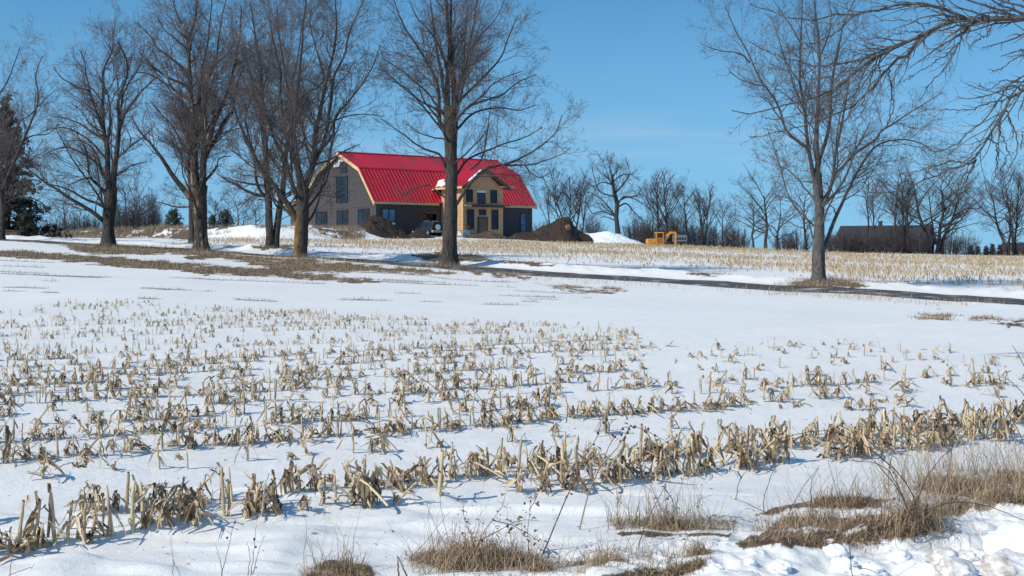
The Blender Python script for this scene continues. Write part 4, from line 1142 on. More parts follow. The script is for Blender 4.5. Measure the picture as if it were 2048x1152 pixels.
# snow still lying on the entry roof
def snow_on(label, cells, seed):
    """cells: closed outline in (along, depth) on the left slope of the entry roof"""
    o = thing('snow_patch', label, 'snow', to_world((cells[0][0], cells[0][1], RH - .6 * abs(cells[0][0] - TR))), math.atan2(BU[1], BU[0]), 'snow left on the entry roof')
    rng = np.random.default_rng(seed); org = np.array(cells[0])
    g0 = np.array(cells); lo, hi = g0.min(0), g0.max(0); n = 26
    a, b = np.meshgrid(np.linspace(lo[0], hi[0], n), np.linspace(lo[1], hi[1], n), indexing='ij')
    wob = (fbm(a * 2 + seed, b * 2, seed, 3) - .5) * .5
    ins = inpoly(a + wob, b - wob, cells); dist = np.zeros(a.shape); cur = ins.copy()
    for k in range(4):
        c2 = cur.copy(); c2[1:-1, 1:-1] &= cur[:-2, 1:-1] & cur[2:, 1:-1] & cur[1:-1, :-2] & cur[1:-1, 2:]; c2[0] = c2[-1] = False; c2[:, 0] = c2[:, -1] = False
        dist += cur; cur = c2
    base = RH - .6 * np.abs(a - TR) + .02; h0 = RH - .6 * abs(org[0] - TR)
    Z = base + .05 * dist ** .7 - .06 * (dist == 0)
    V = np.stack([a - org[0], b - org[1], Z - h0], -1).reshape(-1, 3)
    i = np.arange(n - 1)[:, None] * n + np.arange(n - 1)[None]; Q = np.stack([i, i + n, i + n + 1, i + 1], -1)
    ok = (dist[:-1, :-1] + dist[1:, 1:] + dist[:-1, 1:] + dist[1:, :-1]) > 0
    Q = Q[ok]; used = np.unique(Q); rm = np.full(len(V), -1); rm[used] = np.arange(len(used))
    link('snow_cover', mesh_np('snow_cover', V[used], rm[Q], M['snow'], True), o)
snow_on('white snow patch low on the left slope of the red entry roof', [(8.95, -.6), (9.3, .9), (9.9, 1.6), (10.5, 1.9), (10.6, 1.2), (10.0, .2), (9.4, -.9)], 3)
snow_on('thin strip of snow along the front edge of the entry roof', [(9.6, -5.1), (10.2, -4.7), (11.2, -4.5), (12.3, -4.2), (12.4, -5.1), (11.3, -5.13), (10.4, -5.13)], 5)

# ------------------------------------------------------------------ earth heaps, rocks, snow mound
def soil(name, col):
    m, nt, b = new_mat(name, .95); f = noise(nt, 1.4, detail=8, rough=.7); g = noise(nt, 6, detail=5)
    c = ramp(nt, f, [(.3, tuple(.45 * x for x in col)), (.5, col), (.72, tuple(1.7 * x for x in col))])
    c = mix(nt, maprange(nt, g, .66, .74), c, (.3, .22, .13)); nt.links.new(c, b.inputs['Base Color']); bump(nt, b, f, 1, .25); return m
M['soil'] = soil('dark_topsoil', (.034, .0215, .0155)); M['soil_light'] = soil('loose_brown_earth', (.075, .052, .038))
M['rock'] = simple('field_stone', (.27, .2, .16), .3, 2, .9, bmp=.5, bdist=.1)
def heap(name, label, cat, ridge, d, depth, mat, seed, rough=.3, snow=None, base_z=None):
    """a heap whose skyline passes through the given pixels at distance d"""
    xs = np.array([p[0] for p in ridge], float); hy = np.array([p[1] for p in ridge], float)
    X0, X1 = (xs[0] - CX) / F * d, (xs[-1] - CX) / F * d
    n, m = 110, 70
    x = np.linspace(X0, X1, n); pxs = CX + F * x / d
    top = EYE + (HY - np.interp(pxs, xs, hy)) / F * d
    ker = np.hanning(9); ker /= ker.sum(); top = np.convolve(np.pad(top, 4, mode='edge'), ker, 'valid')
    v = np.linspace(-1, 1, m)
    Xg, Vg = np.meshgrid(x, v, indexing='ij')
    hgt = np.maximum(top - ground(x, np.full(n, d)), 0)
    hw = np.maximum(.6, np.sqrt(hgt / max(hgt.max(), .1)) * depth)
    Yg = d + Vg * hw[:, None]
    g = ground(Xg, Yg)
    sh = np.clip(1 - np.abs(Vg) ** 1.25, 0, 1)
    ns = (fbm(Xg * .9 + seed, Yg * .9, seed, 5, .6) - .5) * rough * 2 * np.clip(sh * 3, 0, 1) * np.clip(hgt / .8, .1, 1)[:, None] + (fbm(Xg * 4.2 + seed, Yg * 4.2, seed + 9, 3, .6) - .5) * rough * .35 * np.clip(sh * 3, 0, 1)
    Z = g * (1 - sh) + np.maximum(top[:, None], g - .05) * sh + ns - .08 * (sh < .03)
    org = np.array([(X0 + X1) / 2, d, gz((X0 + X1) / 2, d)])
    V = np.stack([Xg, Yg, Z], -1).reshape(-1, 3) - org
    i = np.arange(n - 1)[:, None] * m + np.arange(m - 1)[None]; Q = np.stack([i, i + m, i + m + 1, i + 1], -1).reshape(-1, 4)
    me = mesh_np(name, V, Q, mat, True)
    o = link(name, me, None, org); tag(o, label, cat); return o
heap('dirt_pile', 'dark earth pile in front of the left corner of the barn', 'dirt pile', [(698,476),(712,465),(726,450),(738,438),(746,431),(757,434),(768,440),(779,447),(790,456),(803,464),(817,473),(836,484)], 154, 4.2, M['soil'], 1, .7)
heap('dirt_pile', 'low earth ridge in front of the parked car, right of the first pile', 'dirt pile', [(812,473),(826,464),(838,463),(850,466),(860,471),(874,477),(884,484)], 156.5, 2.2, M['soil'], 2, .4)
heap('dirt_pile', 'small pale brown earth pile in front of the wooden entry', 'dirt pile', [(908,482),(925,476),(945,470),(965,467),(980,464),(990,467),(1003,471),(1022,478),(1040,482)], 158, 2.4, M['soil_light'], 3, .4)
heap('dirt_pile', 'large dark earth pile right of the barn, the highest heap', 'dirt pile', [(1005,479),(1025,470),(1050,466),(1070,460),(1090,450),(1108,440),(1120,434),(1128,432),(1137,436),(1144,446),(1152,455),(1160,462),(1170,469),(1184,479)], 160, 4.6, M['soil'], 4, .6)
heap('snow_mound', 'broad snow covered mound between the large earth pile and the excavator', 'snow mound', [(1120,480),(1138,472),(1152,464),(1165,465),(1180,467),(1192,467),(1204,464),(1214,463),(1228,466.5),(1242,469),(1256,474),(1274,481),(1292,488),(1305,493)], 162.5, 5, M['snow'], 5, .22)
def boulder(name, label, cat, pos, size, mat, seed, group=None, squash=.75, rough=.3, freq=1.2, sub=4):
    bm = bmesh.new(); bmesh.ops.create_icosphere(bm, subdivisions=sub, radius=1)
    V = np.array([v.co[:] for v in bm.verts])
    k = 1 + rough * ((fbm(V[:, 0] * freq + V[:, 2] * 1.7 * freq + seed, V[:, 1] * freq - V[:, 2] * freq, seed, 4) - .5) * 2)
    k -= .25 * rough * np.abs(vnoise(V[:, 0] * 2.2 * freq + V[:, 1], V[:, 2] * 2.2 * freq + seed, seed + 5) - .5) * 2
    V = V * k[:, None] * np.asarray(size)
    for v, c in zip(bm.verts, V): v.co = c
    me = bpy.data.meshes.new(name); bm.to_mesh(me); bm.free()
    for p in me.polygons: p.use_smooth = True
    me.materials.append(mat); o = link(name, me, None, pos); return tag(o, label, cat, group)
for px, py, w_, lab in ((645, 467.5, 7, 'leaning dark stone half buried in the snow bank'), (667.5, 474.5, 7.5, 'round brown stone at the foot of the snow bank')):
    p = hit_ground(px, py, 120, 165); s = w_ / F * p[1]; boulder('field_stone', lab, 'stone', p + np.array([0, 0, .1]), (s, s * .8, s * .6), M['rock'], int(px), 'stones on the snow bank')
p = P(1136, 455, 156.6); boulder('root_clump', 'pale root clump stuck in the side of the large earth pile', 'root clump', p, (.3, .25, .3), simple('dry_roots', (.17, .12, .075), .5, 6, .95), 9, None, rough=.6, freq=2.2)
# ------------------------------------------------------------------ pallet of blocks by the front door
def pallet():
    w0 = to_world(hit(925, 474, 1, EP - 1.1)); w0[2] = gz(w0[0], w0[1]) 
    w0[2] = max(w0[2], EYE + (HY - 474.5) / F * w0[1])
    t = thing('block_pallet', 'white wrapped block stack on a pallet with boards on top, by the entry', 'pallet', w0, math.atan2(BU[1], BU[0]))
    p = MB()
    for i in range(4): p.box(i * .36, i * .36 + .1, 0, 1.0, -.25, .06)
    for i in range(5): p.box(-.02, 1.2, i * .22, i * .22 + .1, .06, .09)
    p.build('pallet_base', M['dark_wood'], t)
    b = MB()
    for i in range(4):
        for k in range(3): b.box(i * .3 + .01, i * .3 + .28, 0, .95, .095 + k * .2, .285 + k * .2)
    b.build('block_stack', M['white_wrap'], t, bevel=.012)
    b = MB(); b.box(-.7, 1.75, .1, .3, .70, .75); b.box(-.3, 1.5, .45, .65, .70, .745); b.build('board', M['pine'], t)
    boulder('black_bag', 'small black bag lying on the boards over the block pallet', 'bag', w0 + np.array([.75, .35, 1.0]), (.2, .2, .3), M['black'], 4, None, rough=.4)
pallet()
# ------------------------------------------------------------------ excavator
M['yellow'] = simple('machine_yellow', (.72, .27, .012), .1, 2, .45)
M['yellow_dark'] = simple('machine_orange_panel', (.42, .09, .012), .12, 2, .5)
M['dirty_yellow'] = simple('soiled_yellow', (.55, .22, .03), .35, 3, .7)
def excavator():
    d = 165.0; px = 1311
    o = gpt(px, d); k = 1.0
    t = thing('mini_excavator', 'small yellow excavator with its arm reaching down to the right', 'excavator', o, .12); t.scale = (.87, .87, .87)
    for y in (-.75, .75):
        m = MB(); pts = []
        for i in range(9): a = math.pi / 2 + math.pi * i / 8; pts.append((-1.0 + .32 * math.cos(a), y - .2, .33 + .32 * math.sin(a)))
        for i in range(9): a = -math.pi / 2 + math.pi * i / 8; pts.append((1.0 + .32 * math.cos(a), y - .2, .33 + .32 * math.sin(a)))
        m.prism(pts, (0, .4, 0))
        for i in range(14): x = -1.05 + i * .162; m.box(x, x + .07, y - .21, y + .21, .645, .69)
        tr = m.build('track', M['black'], t)
        w = MB()
        for x in (-1, -.5, 0, .5, 1): w.tube([(x, y - .225, .33), (x, y + .225, .33)], .2 if abs(x) == 1 else .14, 14)
        w.build('track_roller', M['dirty_yellow'], tr)
    m = MB(); m.box(-.55, .55, -.54, .54, .45, .72); m.tube([(0, 0, .72), (0, 0, .86)], .45, 18); m.build('undercarriage', M['black'], t)
    # house and counterweight
    m = MB(); pts = [(-1.12, .87), (-1.2, 1.0), (-1.2, 1.42), (-1.08, 1.56), (.05, 1.56), (.12, 1.45), (.12, .87)]
    m.prism([(x, -.72, z) for x, z in pts], (0, 1.44, 0)); m.box(.12, 1.02, -.72, .72, .87, 1.0)
    m.build('engine_cover', M['yellow'], t, bevel=.03)
    m = MB(); m.box(-1.05, -.5, -.735, -.722, .98, 1.4); m.box(-.45, 0, -.735, -.722, 1.0, 1.36); m.build('side_panel', M['dirty_yellow'], t)
    # cab
    m = MB()
    for x, y in ((.0, -.7), (.0, .1), (.92, -.7), (.92, .1)): m.box(x - .05, x + .05, y - .04, y + .04, 1.0 if x > .5 else 1.565, 2.32)
    m.box(-.1, 1.0, -.76, .16, 2.32, 2.45); m.box(-.04, .97, -.74, -.66, 1.62, 1.68)
    cab = m.build('cab_frame', M['yellow'], t, bevel=.012)
    m = MB(); m.box(.16, .86, -.735, -.69, 1.0, 1.6); m.build('cab_door', M['yellow_dark'], cab)
    for b in ((.06, .86, -.705, -.69, 1.69, 2.31), (.06, .86, .10, .115, 1.2, 2.31), (-.02, -.005, -.65, .05, 1.6, 2.31), (.93, .945, -.65, .05, 1.2, 2.31)):
        m = MB(); m.box(*b); m.build('cab_window', M['glass'], cab)
    m = MB(); m.box(.25, .65, -.5, -.1, 1.01, 1.3); m.box(.2, .32, -.5, -.1, 1.3, 1.85); m.build('seat', M['black'], cab)
    # boom: bent box section
    def section(pts, w, y=.42):
        m = MB(); up = []; dn = []
        for i, (x, z, h) in enumerate(pts):
            a = pts[max(i - 1, 0)]; b = pts[min(i + 1, len(pts) - 1)]; tx, tz = b[0] - a[0], b[1] - a[1]; L = math.hypot(tx, tz)
            up.append((x - tz / L * h / 2, y - w / 2, z + tx / L * h / 2)); dn.append((x + tz / L * h / 2, y - w / 2, z - tx / L * h / 2))
        m.prism(up + dn[::-1], (0, w, 0)); return m
    section([(1.15, .95, .22), (1.42, 1.45, .28), (1.8, 2.1, .34), (2.1, 2.36, .30), (2.5, 2.38, .24), (2.82, 2.32, .2)], .22).build('boom', M['yellow'], t)
    section([(2.78, 2.56, .14), (2.86, 2.3, .28), (2.88, 1.7, .24), (2.84, 1.15, .16)], .18).build('stick', M['yellow'], t)
    m = MB(); m.tube([(1.45, .42, 1.1), (1.95, .42, 1.85)], .05); m.tube([(1.95, .42, 1.85), (2.05, .42, 2.1)], .035); m.build('boom_cylinder', M['steel'], t)
    m = MB(); m.tube([(1.95, .42, 2.58), (2.5, .42, 2.62)], .045); m.tube([(2.5, .42, 2.62), (2.78, .42, 2.56)], .03); m.build('stick_cylinder', M['steel'], t)
    m = MB(); m.box(.9, 1.25, .22, .62, .78, 1.08); m.build('swing_post', M['yellow_dark'], t)
    m = MB(); pts = [(2.73, 1.2), (2.96, 1.18), (3.0, .8), (2.9, .42), (2.68, .32), (2.5, .5), (2.6, .6), (2.74, .66), (2.78, .85)]
    m.prism([(x, .15, z) for x, z in pts], (0, .54, 0))
    for i in range(4): m.box(2.38, 2.54, .17 + i * .145, .23 + i * .145, .46, .52)
    m.build('bucket', M['dirty_yellow'], t)
    m = MB(); m.box(1.25, 1.36, -.85, .85, .15, .6); m.bar((.5, -.4, .5), (1.25, -.4, .35), .1, .1); m.bar((.5, .4, .5), (1.25, .4, .35), .1, .1); m.build('dozer_blade', M['yellow_dark'], t)
excavator()

# ------------------------------------------------------------------ pale slatted trailer behind the excavator
def trailer():
    d = 184.0; o = gpt(1347, d); W = 2.7; H0 = .95
    zt = EYE + (HY - 470.5) / F * d - o[2]; zb = EYE + (HY - 483) / F * d - o[2]
    M['pale_metal'] = simple('pale_grey_paint', (.12, .135, .165), .15, 2, .5)
    t = thing('stock_trailer', 'pale grey slatted trailer behind the yellow excavator', 'trailer', o, -.05)
    m = MB(); L = 1.7; hz = zt - zb
    m.box(-.1, L, -.85, .85, zb, zb + hz * .22); m.box(-.1, L, -.85, .85, zb + hz * .62, zt)
    for i in range(6): x = -.1 + i * (L + .02) / 5; m.box(x, x + .09, -.87, .87, zb + hz * .22, zb + hz * .62)
    m.box(-.12, L + .04, -.88, .88, zt, zt + .05)
    m.build('body', M['pale_metal'], t)
    m = MB(); m.box(-.05, L - .05, -.78, .78, zb + hz * .2, zb + hz * .64); m.build('slot_shade_fill', M['black'], t)  # solid black block paints in the dark hollow behind the slats
    m = MB(); m.box(-.1, L, -.7, .7, zb - .14, zb - .004); m.bar((-.1, 0, zb - .1), (-1.5, 0, zb - .35), .12, .1); m.build('chassis', M['black'], t)
    for x in (.55, 1.2):
        for y in (-.9, .68):
            wh = MB(); wh.tube([(x, y, .33), (x, y + .22, .33)], .33, 20); w = wh.build('wheel', M['black'], t)
            wh = MB(); wh.tube([(x, y - .012, .33), (x, y + .23, .33)], .18, 14); wh.build('rim', M['steel'], w)
    m = MB(); m.box(.3, 1.45, -.93, -.66, .68, .74); m.box(.3, 1.45, .66, .93, .68, .74); m.bar((.5, -.6, .33), (.5, .6, .33), .1, .1); m.bar((.9, -.6, .45), (.9, -.6, zb), .1, .1, (1, 0, 0)); m.bar((.9, .6, .45), (.9, .6, zb), .1, .1, (1, 0, 0)); m.build('mudguard', M['black'], t)
trailer()

# ------------------------------------------------------------------ car with a spare wheel on its tail
def car():
    d = 163.0; px = 856; x = (px - CX) / F * d; z = gz(x, d)
    zc = max(z, EYE + (HY - 476.5) / F * d)
    M['car_paint'] = simple('dark_blue_grey_car_paint', (.014, .017, .027), .1, 2, .4)
    M['car_trim'] = simple('tan_lower_trim', (.42, .36, .28), .15, 3, .6)
    M['red_lamp'] = simple('red_lamp_lens', (.35, .02, .015), .1, 5, .3)
    t = thing('parked_car', 'dark blue grey off-road car with a white spare wheel on its tail, by the garage', 'car', (x, d, zc), math.radians(128))
    # x forward, y left
    sec = [(-1.95, .45, .95, 1.0, .78), (-1.9, .40, 1.0, 1.62, .80), (-1.2, .36, 1.02, 1.72, .82), (-.2, .34, 1.02, 1.74, .83), (.35, .34, 1.02, 1.60, .83), (.85, .34, 1.0, 1.06, .83), (1.5, .36, .95, .98, .82), (1.95, .42, .85, .88, .76), (2.05, .5, .7, .72, .7)]
    V = []; Q = []
    for xx, zb, zw, ztp, hw in sec:
        tw = hw * (.78 if ztp - zw > .3 else .97)
        for y, zz in ((-hw * .96, zb), (-hw, (zb + zw) / 2), (-hw * .98, zw), (-tw, ztp - .05), (-tw * .8, ztp), (tw * .8, ztp), (tw, ztp - .05), (hw * .98, zw), (hw, (zb + zw) / 2), (hw * .96, zb)): V.append((xx, y, zz))
    n = len(sec); m = 10
    for i in range(n - 1):
        for k in range(m): Q.append((i * m + k, i * m + (k + 1) % m, (i + 1) * m + (k + 1) % m, (i + 1) * m + k))
    bm = bmesh.new(); vs = [bm.verts.new(v) for v in V]
    for q in Q: bm.faces.new([vs[j] for j in q])
    bm.faces.new(vs[:m]); bm.faces.new(vs[-m:][::-1]); bmesh.ops.recalc_face_normals(bm, faces=list(bm.faces))
    me = bpy.data.meshes.new('body'); bm.to_mesh(me); bm.free(); me.materials.append(M['car_paint'])
    for p in me.polygons: p.use_smooth = True
    body = link('body', me, t); md = body.modifiers.new('bevel', 'BEVEL'); md.width = .04; md.segments = 2; md.limit_method = 'ANGLE'
    def pane(name, pts, off):
        mb = MB(); mb.prism(pts, off); mb.build(name, M['glass'], t)
    for s in (-1, 1):
        y0, y1 = s * .815, s * .69; o = (0, s * .02, 0)
        pane('side_window', [(-1.75, y0, 1.08), (-1.0, y0, 1.08), (-1.0, y1, 1.6), (-1.7, y1, 1.56)], o)
        pane('side_window', [(-.9, y0, 1.08), (.05, y0, 1.08), (-.05, y1, 1.62), (-.9, y1, 1.61)], o)
        pane('side_window', [(.13, y0, 1.08), (.66, y0, 1.08), (.3, y1, 1.5), (.05, y1, 1.6)], o)
    pane('rear_window', [(-1.935, -.58, 1.1), (-1.935, .58, 1.1), (-1.905, .5, 1.55), (-1.905, -.5, 1.55)], (-.03, 0, 0))
    pane('windscreen', [(.84, -.66, 1.08), (.84, .66, 1.08), (.40, .56, 1.56), (.40, -.56, 1.56)], (.04, 0, .03))
    for xx in (-1.2, 1.3):
        for s in (-1, 1):
            w = MB(); w.tube([(xx, s * .62, .36), (xx, s * .85, .36)], .36, 22); wo = w.build('wheel', M['black'], t)
            w = MB(); w.tube([(xx, s * .7, .36), (xx, s * .862, .36)], .22, 16); w.build('rim', M['steel'], wo)
    w = MB(); w.tube([(-2.0, .12, 1.02), (-2.22, .12, 1.02)], .34, 24); sp = w.build('spare_wheel', M['black'], t)
    w = MB(); w.tube([(-2.222, .12, 1.02), (-2.25, .12, 1.02)], .33, 24); w.build('wheel_cover', M['white_wrap'], sp)
    m = MB(); m.box(-2.12, -1.9, -.82, .82, .42, .68); m.build('bumper', M['car_trim'], t, bevel=.03)
    m = MB(); m.box(1.95, 2.16, -.78, .78, .42, .64); m.build('bumper', M['car_trim'], t, bevel=.03)
    for s in (-1, 1):
        m = MB(); m.box(-2.0, -1.93, s * .78 - .06, s * .78 + .06, .75, 1.0); m.build('tail_lamp', M['red_lamp'], t)
        m = MB(); m.box(-1.1, .1, s * .56 - .02, s * .56 + .02, 1.75, 1.80); m.build('roof_rail', M['steel'], t)
        m = MB(); m.box(.5, .6, s * .86 - .06, s * .86 + .1, 1.06, 1.2); m.build('mirror', M['car_paint'], t)
car()

# ------------------------------------------------------------------ farmhouse and brick house at the right
M['slate'] = simple('dark_shingles', (.03, .03, .036), .25, 2, .85)
M['blue_siding'] = simple('blue_grey_siding', (.15, .165, .20), .12, 3, .8, stretch=(.2, .2, 6))
M['brick'] = simple('brown_brick', (.22, .115, .075), .3, 8, .9)
def farmhouse():
    d = 186.0; o = gpt(1771, d); s = d / F
    t = thing('farmhouse', 'low dark roofed farmhouse half hidden by bare trees', 'house', o, math.radians(-27))
    L = 11.2; W = 8.0; zr = EYE + (HY - 453) * s - o[2]; ze = EYE + (HY - 486) * s - o[2]
    w = MB(); w.box(-L / 2, L / 2, -W / 2, W / 2, -.6, ze)
    w.prism([(-L / 2, -W / 2, ze), (-L / 2, W / 2, ze), (-L / 2, 0, zr - .12)], (L, 0, 0)); w.build('wall', M['blue_siding'], t)
    r = MB()
    for sg in (-1, 1):
        A = [(-L / 2 - .4, sg * (W / 2 + .45), ze - .15), (-L / 2 - .4, 0, zr), (-L / 2 - .4, 0, zr + .14), (-L / 2 - .4, sg * (W / 2 + .45), ze)]
        r.prism(A, (L + .8, 0, 0))
    rf = r.build('roof', M['slate'], t)
    c = MB(); c.box(-.9, -.45, -.2, .25, zr - .4, zr + .62); c.box(-.95, -.4, -.25, .3, zr + .62, zr + .72); c.build('chimney', M['slate'], rf)
    for i, x in enumerate((-3.8, -1.6, 1.2, 3.6)):
        f = MB(); f.box(x - .5, x + .5, -W / 2 - .05, -W / 2 - .003, .9, 2.1); fo = f.build('window', M['frame_dark'], t)
        g = MB(); g.box(x - .42, x + .42, -W / 2 - .06, -W / 2 - .051, .98, 2.02); g.build('pane', M['glass'], fo)
    f = MB(); f.box(L / 2 + .003, L / 2 + .05, -1, 0, 1.0, 2.2); fo = f.build('window', M['white_wrap'], t); g = MB(); g.box(L / 2 + .051, L / 2 + .06, -.92, -.08, 1.08, 2.12); g.build('pane', M['glass'], fo)
farmhouse()
def brick_house():
    d = 196.0; o = gpt(2052, d); s = d / F
    t = thing('brick_house', 'low brown brick house cut by the right edge of the photo', 'house', o, 0)
    x0 = (2017 - 2052) * s; zw = EYE + (HY - 498) * s - o[2]
    w = MB(); w.box(x0, x0 + 12, -3.5, 3.5, -.6, zw); w.build('wall', M['brick'], t)
    r = MB(); r.prism([(x0 - .4, -4, zw), (x0 - .4, 4, zw), (x0 - .4, 1.2, zw + .9), (x0 - .4, -1.2, zw + .9)], (12.8, 0, 0)); r.build('roof', M['slate'], t)
    for x in (x0 + 1.4, x0 + 4.0, x0 + 7):
        f = MB(); f.box(x, x + 1.1, -3.56, -3.503, .7, 1.5); fo = f.build('window', M['white_wrap'], t); g = MB(); g.box(x + .08, x + 1.02, -3.57, -3.561, .78, 1.42); g.build('pane', M['glass'], fo)
brick_house()
def low_box():
    d = 100.0; o = gpt(20, d); t = thing('wooden_bin', 'low dark wooden bin under the spruce at the left edge', 'bin', o)
    m = MB()
    for i in range(4): m.box(-.62, .62, -.4, .4, .02 + i * .15, .155 + i * .15)
    m.build('box_wall', M['dark_wood'], t)
    m = MB(); m.box(-.68, .68, -.46, .46, .61, .66); m.build('lid', M['dark_wood'], t)
low_box()
# ------------------------------------------------------------------ corn stubble
CR = np.random.default_rng(77)
def ribbon(pts, width, side, fold=.25, tw=None):
    """leaf blade: three vertices across with a central fold"""
    pts = np.asarray(pts); n = len(pts); s = np.asarray(side, float)
    V = []
    for i in range(n):
        t = pts[min(i + 1, n - 1)] - pts[max(i - 1, 0)]; t /= np.linalg.norm(t) + 1e-9
        a = (tw[i] if tw is not None else 0)
        u = s - t * s.dot(t); u /= np.linalg.norm(u) + 1e-9; v = np.cross(t, u)
        u2 = u * math.cos(a) + v * math.sin(a); v2 = np.cross(t, u2)
        w = width[i] / 2
        V += [pts[i] - u2 * w, pts[i] + v2 * w * fold, pts[i] + u2 * w]
    Q = []
    for i in range(n - 1):
        for k in (0, 1): Q.append((i * 3 + k, i * 3 + k + 1, i * 3 + 4 + k, i * 3 + 3 + k))
    return np.array(V), np.array(Q)

def corn_proto(kind, rng):
    """list of (part, verts, quads, tint)"""
    parts = []
    H = {'bare': .30, 'tent': .24, 'lean': .26, 'broken': .20, 'tall': .34, 'pile': .10}[kind] * (.8 + .4 * rng.random())
    r = .0085 * (.8 + .5 * rng.random())
    la = rng.random() * 6.283; lean = {'bare': .08, 'tent': .15, 'lean': .75, 'broken': .25, 'tall': .07, 'pile': 1.2}[kind] * (.6 + .7 * rng.random())
    k = np.linspace(0, 1, 6); d = np.array([math.cos(la), math.sin(la), 0])
    ax = np.array([0, 0, -.05]) + np.outer(k * (H + .05), [0, 0, 1]) + np.outer(k ** 1.3 * lean * H, d) + np.cumsum(rng.normal(size=(6, 3)), 0) * .003
    rad = r * (1.15 - .3 * k); rad[2] *= 1.18; rad[4] *= 1.12
    V, Q = tubes(ax[None], rad[None], 6)
    # slanting cut top
    V = V.reshape(6, 6, 3); V[5] += np.array([0, 0, 1]) * ((V[5] - ax[5]) @ np.array([math.cos(la + 1), math.sin(la + 1), 0]))[:, None] * 1.4
    V = V.reshape(-1, 3); cap = np.array([[30, 31, 32, 30], [30, 33, 34, 35]])
    parts.append(('cane', V, np.vstack([Q, cap]), np.full(len(V), .12 + .45 * rng.random())))
    if kind == 'broken':
        p0 = ax[5]; a = rng.random() * 6.283; L = .16 + .18 * rng.random(); dd = np.array([math.cos(a), math.sin(a), 0])
        q = p0 + np.outer(np.linspace(0, 1, 4) * L, dd) + np.outer(np.linspace(0, 1, 4) ** 1.4, [0, 0, -p0[2] * .9])
        V, Q = tubes(q[None], np.full((1, 4), r * .85), 5); parts.append(('broken_cane', V, Q, np.full(len(V), .1 + .3 * rng.random())))
    nl = {'bare': (1, 3), 'tent': (8, 14), 'lean': (5, 9), 'broken': (5, 10), 'tall': (2, 5), 'pile': (8, 14)}[kind]
    for i in range(int(rng.integers(*nl))):
        a = rng.random() * 6.283; dh = np.array([math.cos(a), math.sin(a), 0]); f = .15 + .85 * rng.random()
        p0 = ax[0] + (ax[5] - ax[0]) * f; p0[2] = max(p0[2], .02)
        m = rng.random(); jit = lambda q: rng.normal(size=3) * q
        if kind == 'pile': m = .35 + .4 * m
        if m < .62:      # snapped over at the sheath and hanging down the cane
            k1 = p0 + dh * (.008 + .03 * rng.random()) + [0, 0, .015 + .06 * rng.random()]
            e = p0 + dh * (.03 + .10 * rng.random() ** 1.5 * (2.0 if kind == 'pile' else 1)); e[2] = max(-.01, p0[2] - (.06 + .24 * rng.random()))
            pts = [p0, k1, k1 + (e - k1) * .12 + jit(.006), (k1 + e) / 2 + jit(.012), e]
        elif m < .82:    # stiff torn blade pointing up and out
            e = p0 + dh * (.03 + .07 * rng.random()) + [0, 0, .05 + .09 * rng.random()]; pts = [p0, (p0 + e) / 2 + jit(.008), e, e + jit(.012)]
        else:            # blade lying out over the snow
            e = p0 + dh * (.10 + .12 * rng.random()); e[2] = .005 + .05 * rng.random(); k1 = p0 + dh * .03 + [0, 0, .03]
            pts = [p0, k1, (k1 + e) / 2 + [0, 0, .012], e]
        P0 = np.array(pts); ss = np.concatenate([[0], np.cumsum(np.linalg.norm(np.diff(P0, axis=0), axis=1))])
        u = np.union1d(np.linspace(0, ss[-1], 5), ss); q = np.stack([np.interp(u, ss, P0[:, c]) for c in range(3)], -1) + rng.normal(size=(len(u), 3)) * .003
        w0 = .012 + .022 * rng.random() ** 1.4; kk = u / ss[-1]
        wid = w0 * np.interp(kk, [0, .2, .6, 1], [.7, 1, .85, .15 + .6 * rng.random()]) * (.75 + .5 * rng.random(len(u)))
        V, Q = ribbon(q, wid, np.cross(dh, [0, 0, 1.]) + jit(.25), .45, np.cumsum(rng.normal(size=len(u)) * .35))
        tt = np.clip(rng.beta(1.2, 1.5), 0, 1)
        parts.append(('leaf', V, Q, np.full(len(V), tt)))
        if rng.random() < .4:      # torn strip beside it
            V, Q = ribbon(q + np.cross(dh, [0, 0, 1.]) * w0 * .7 + jit(.006), wid * .3, dh + jit(.4), .3, np.cumsum(rng.normal(size=len(u)) * .5))
            parts[-1] = ('leaf', np.vstack([parts[-1][1], V]), np.vstack([parts[-1][2], Q + len(parts[-1][1])]), np.concatenate([parts[-1][3], np.full(len(V), min(1, tt + .1))]))
    return kind, H, lean, parts
KINDS = ['bare'] * 6 + ['tent'] * 13 + ['lean'] * 5 + ['broken'] * 6 + ['tall'] * 3 + ['pile'] * 6
PROTO = [corn_proto(k, CR) for k in KINDS]

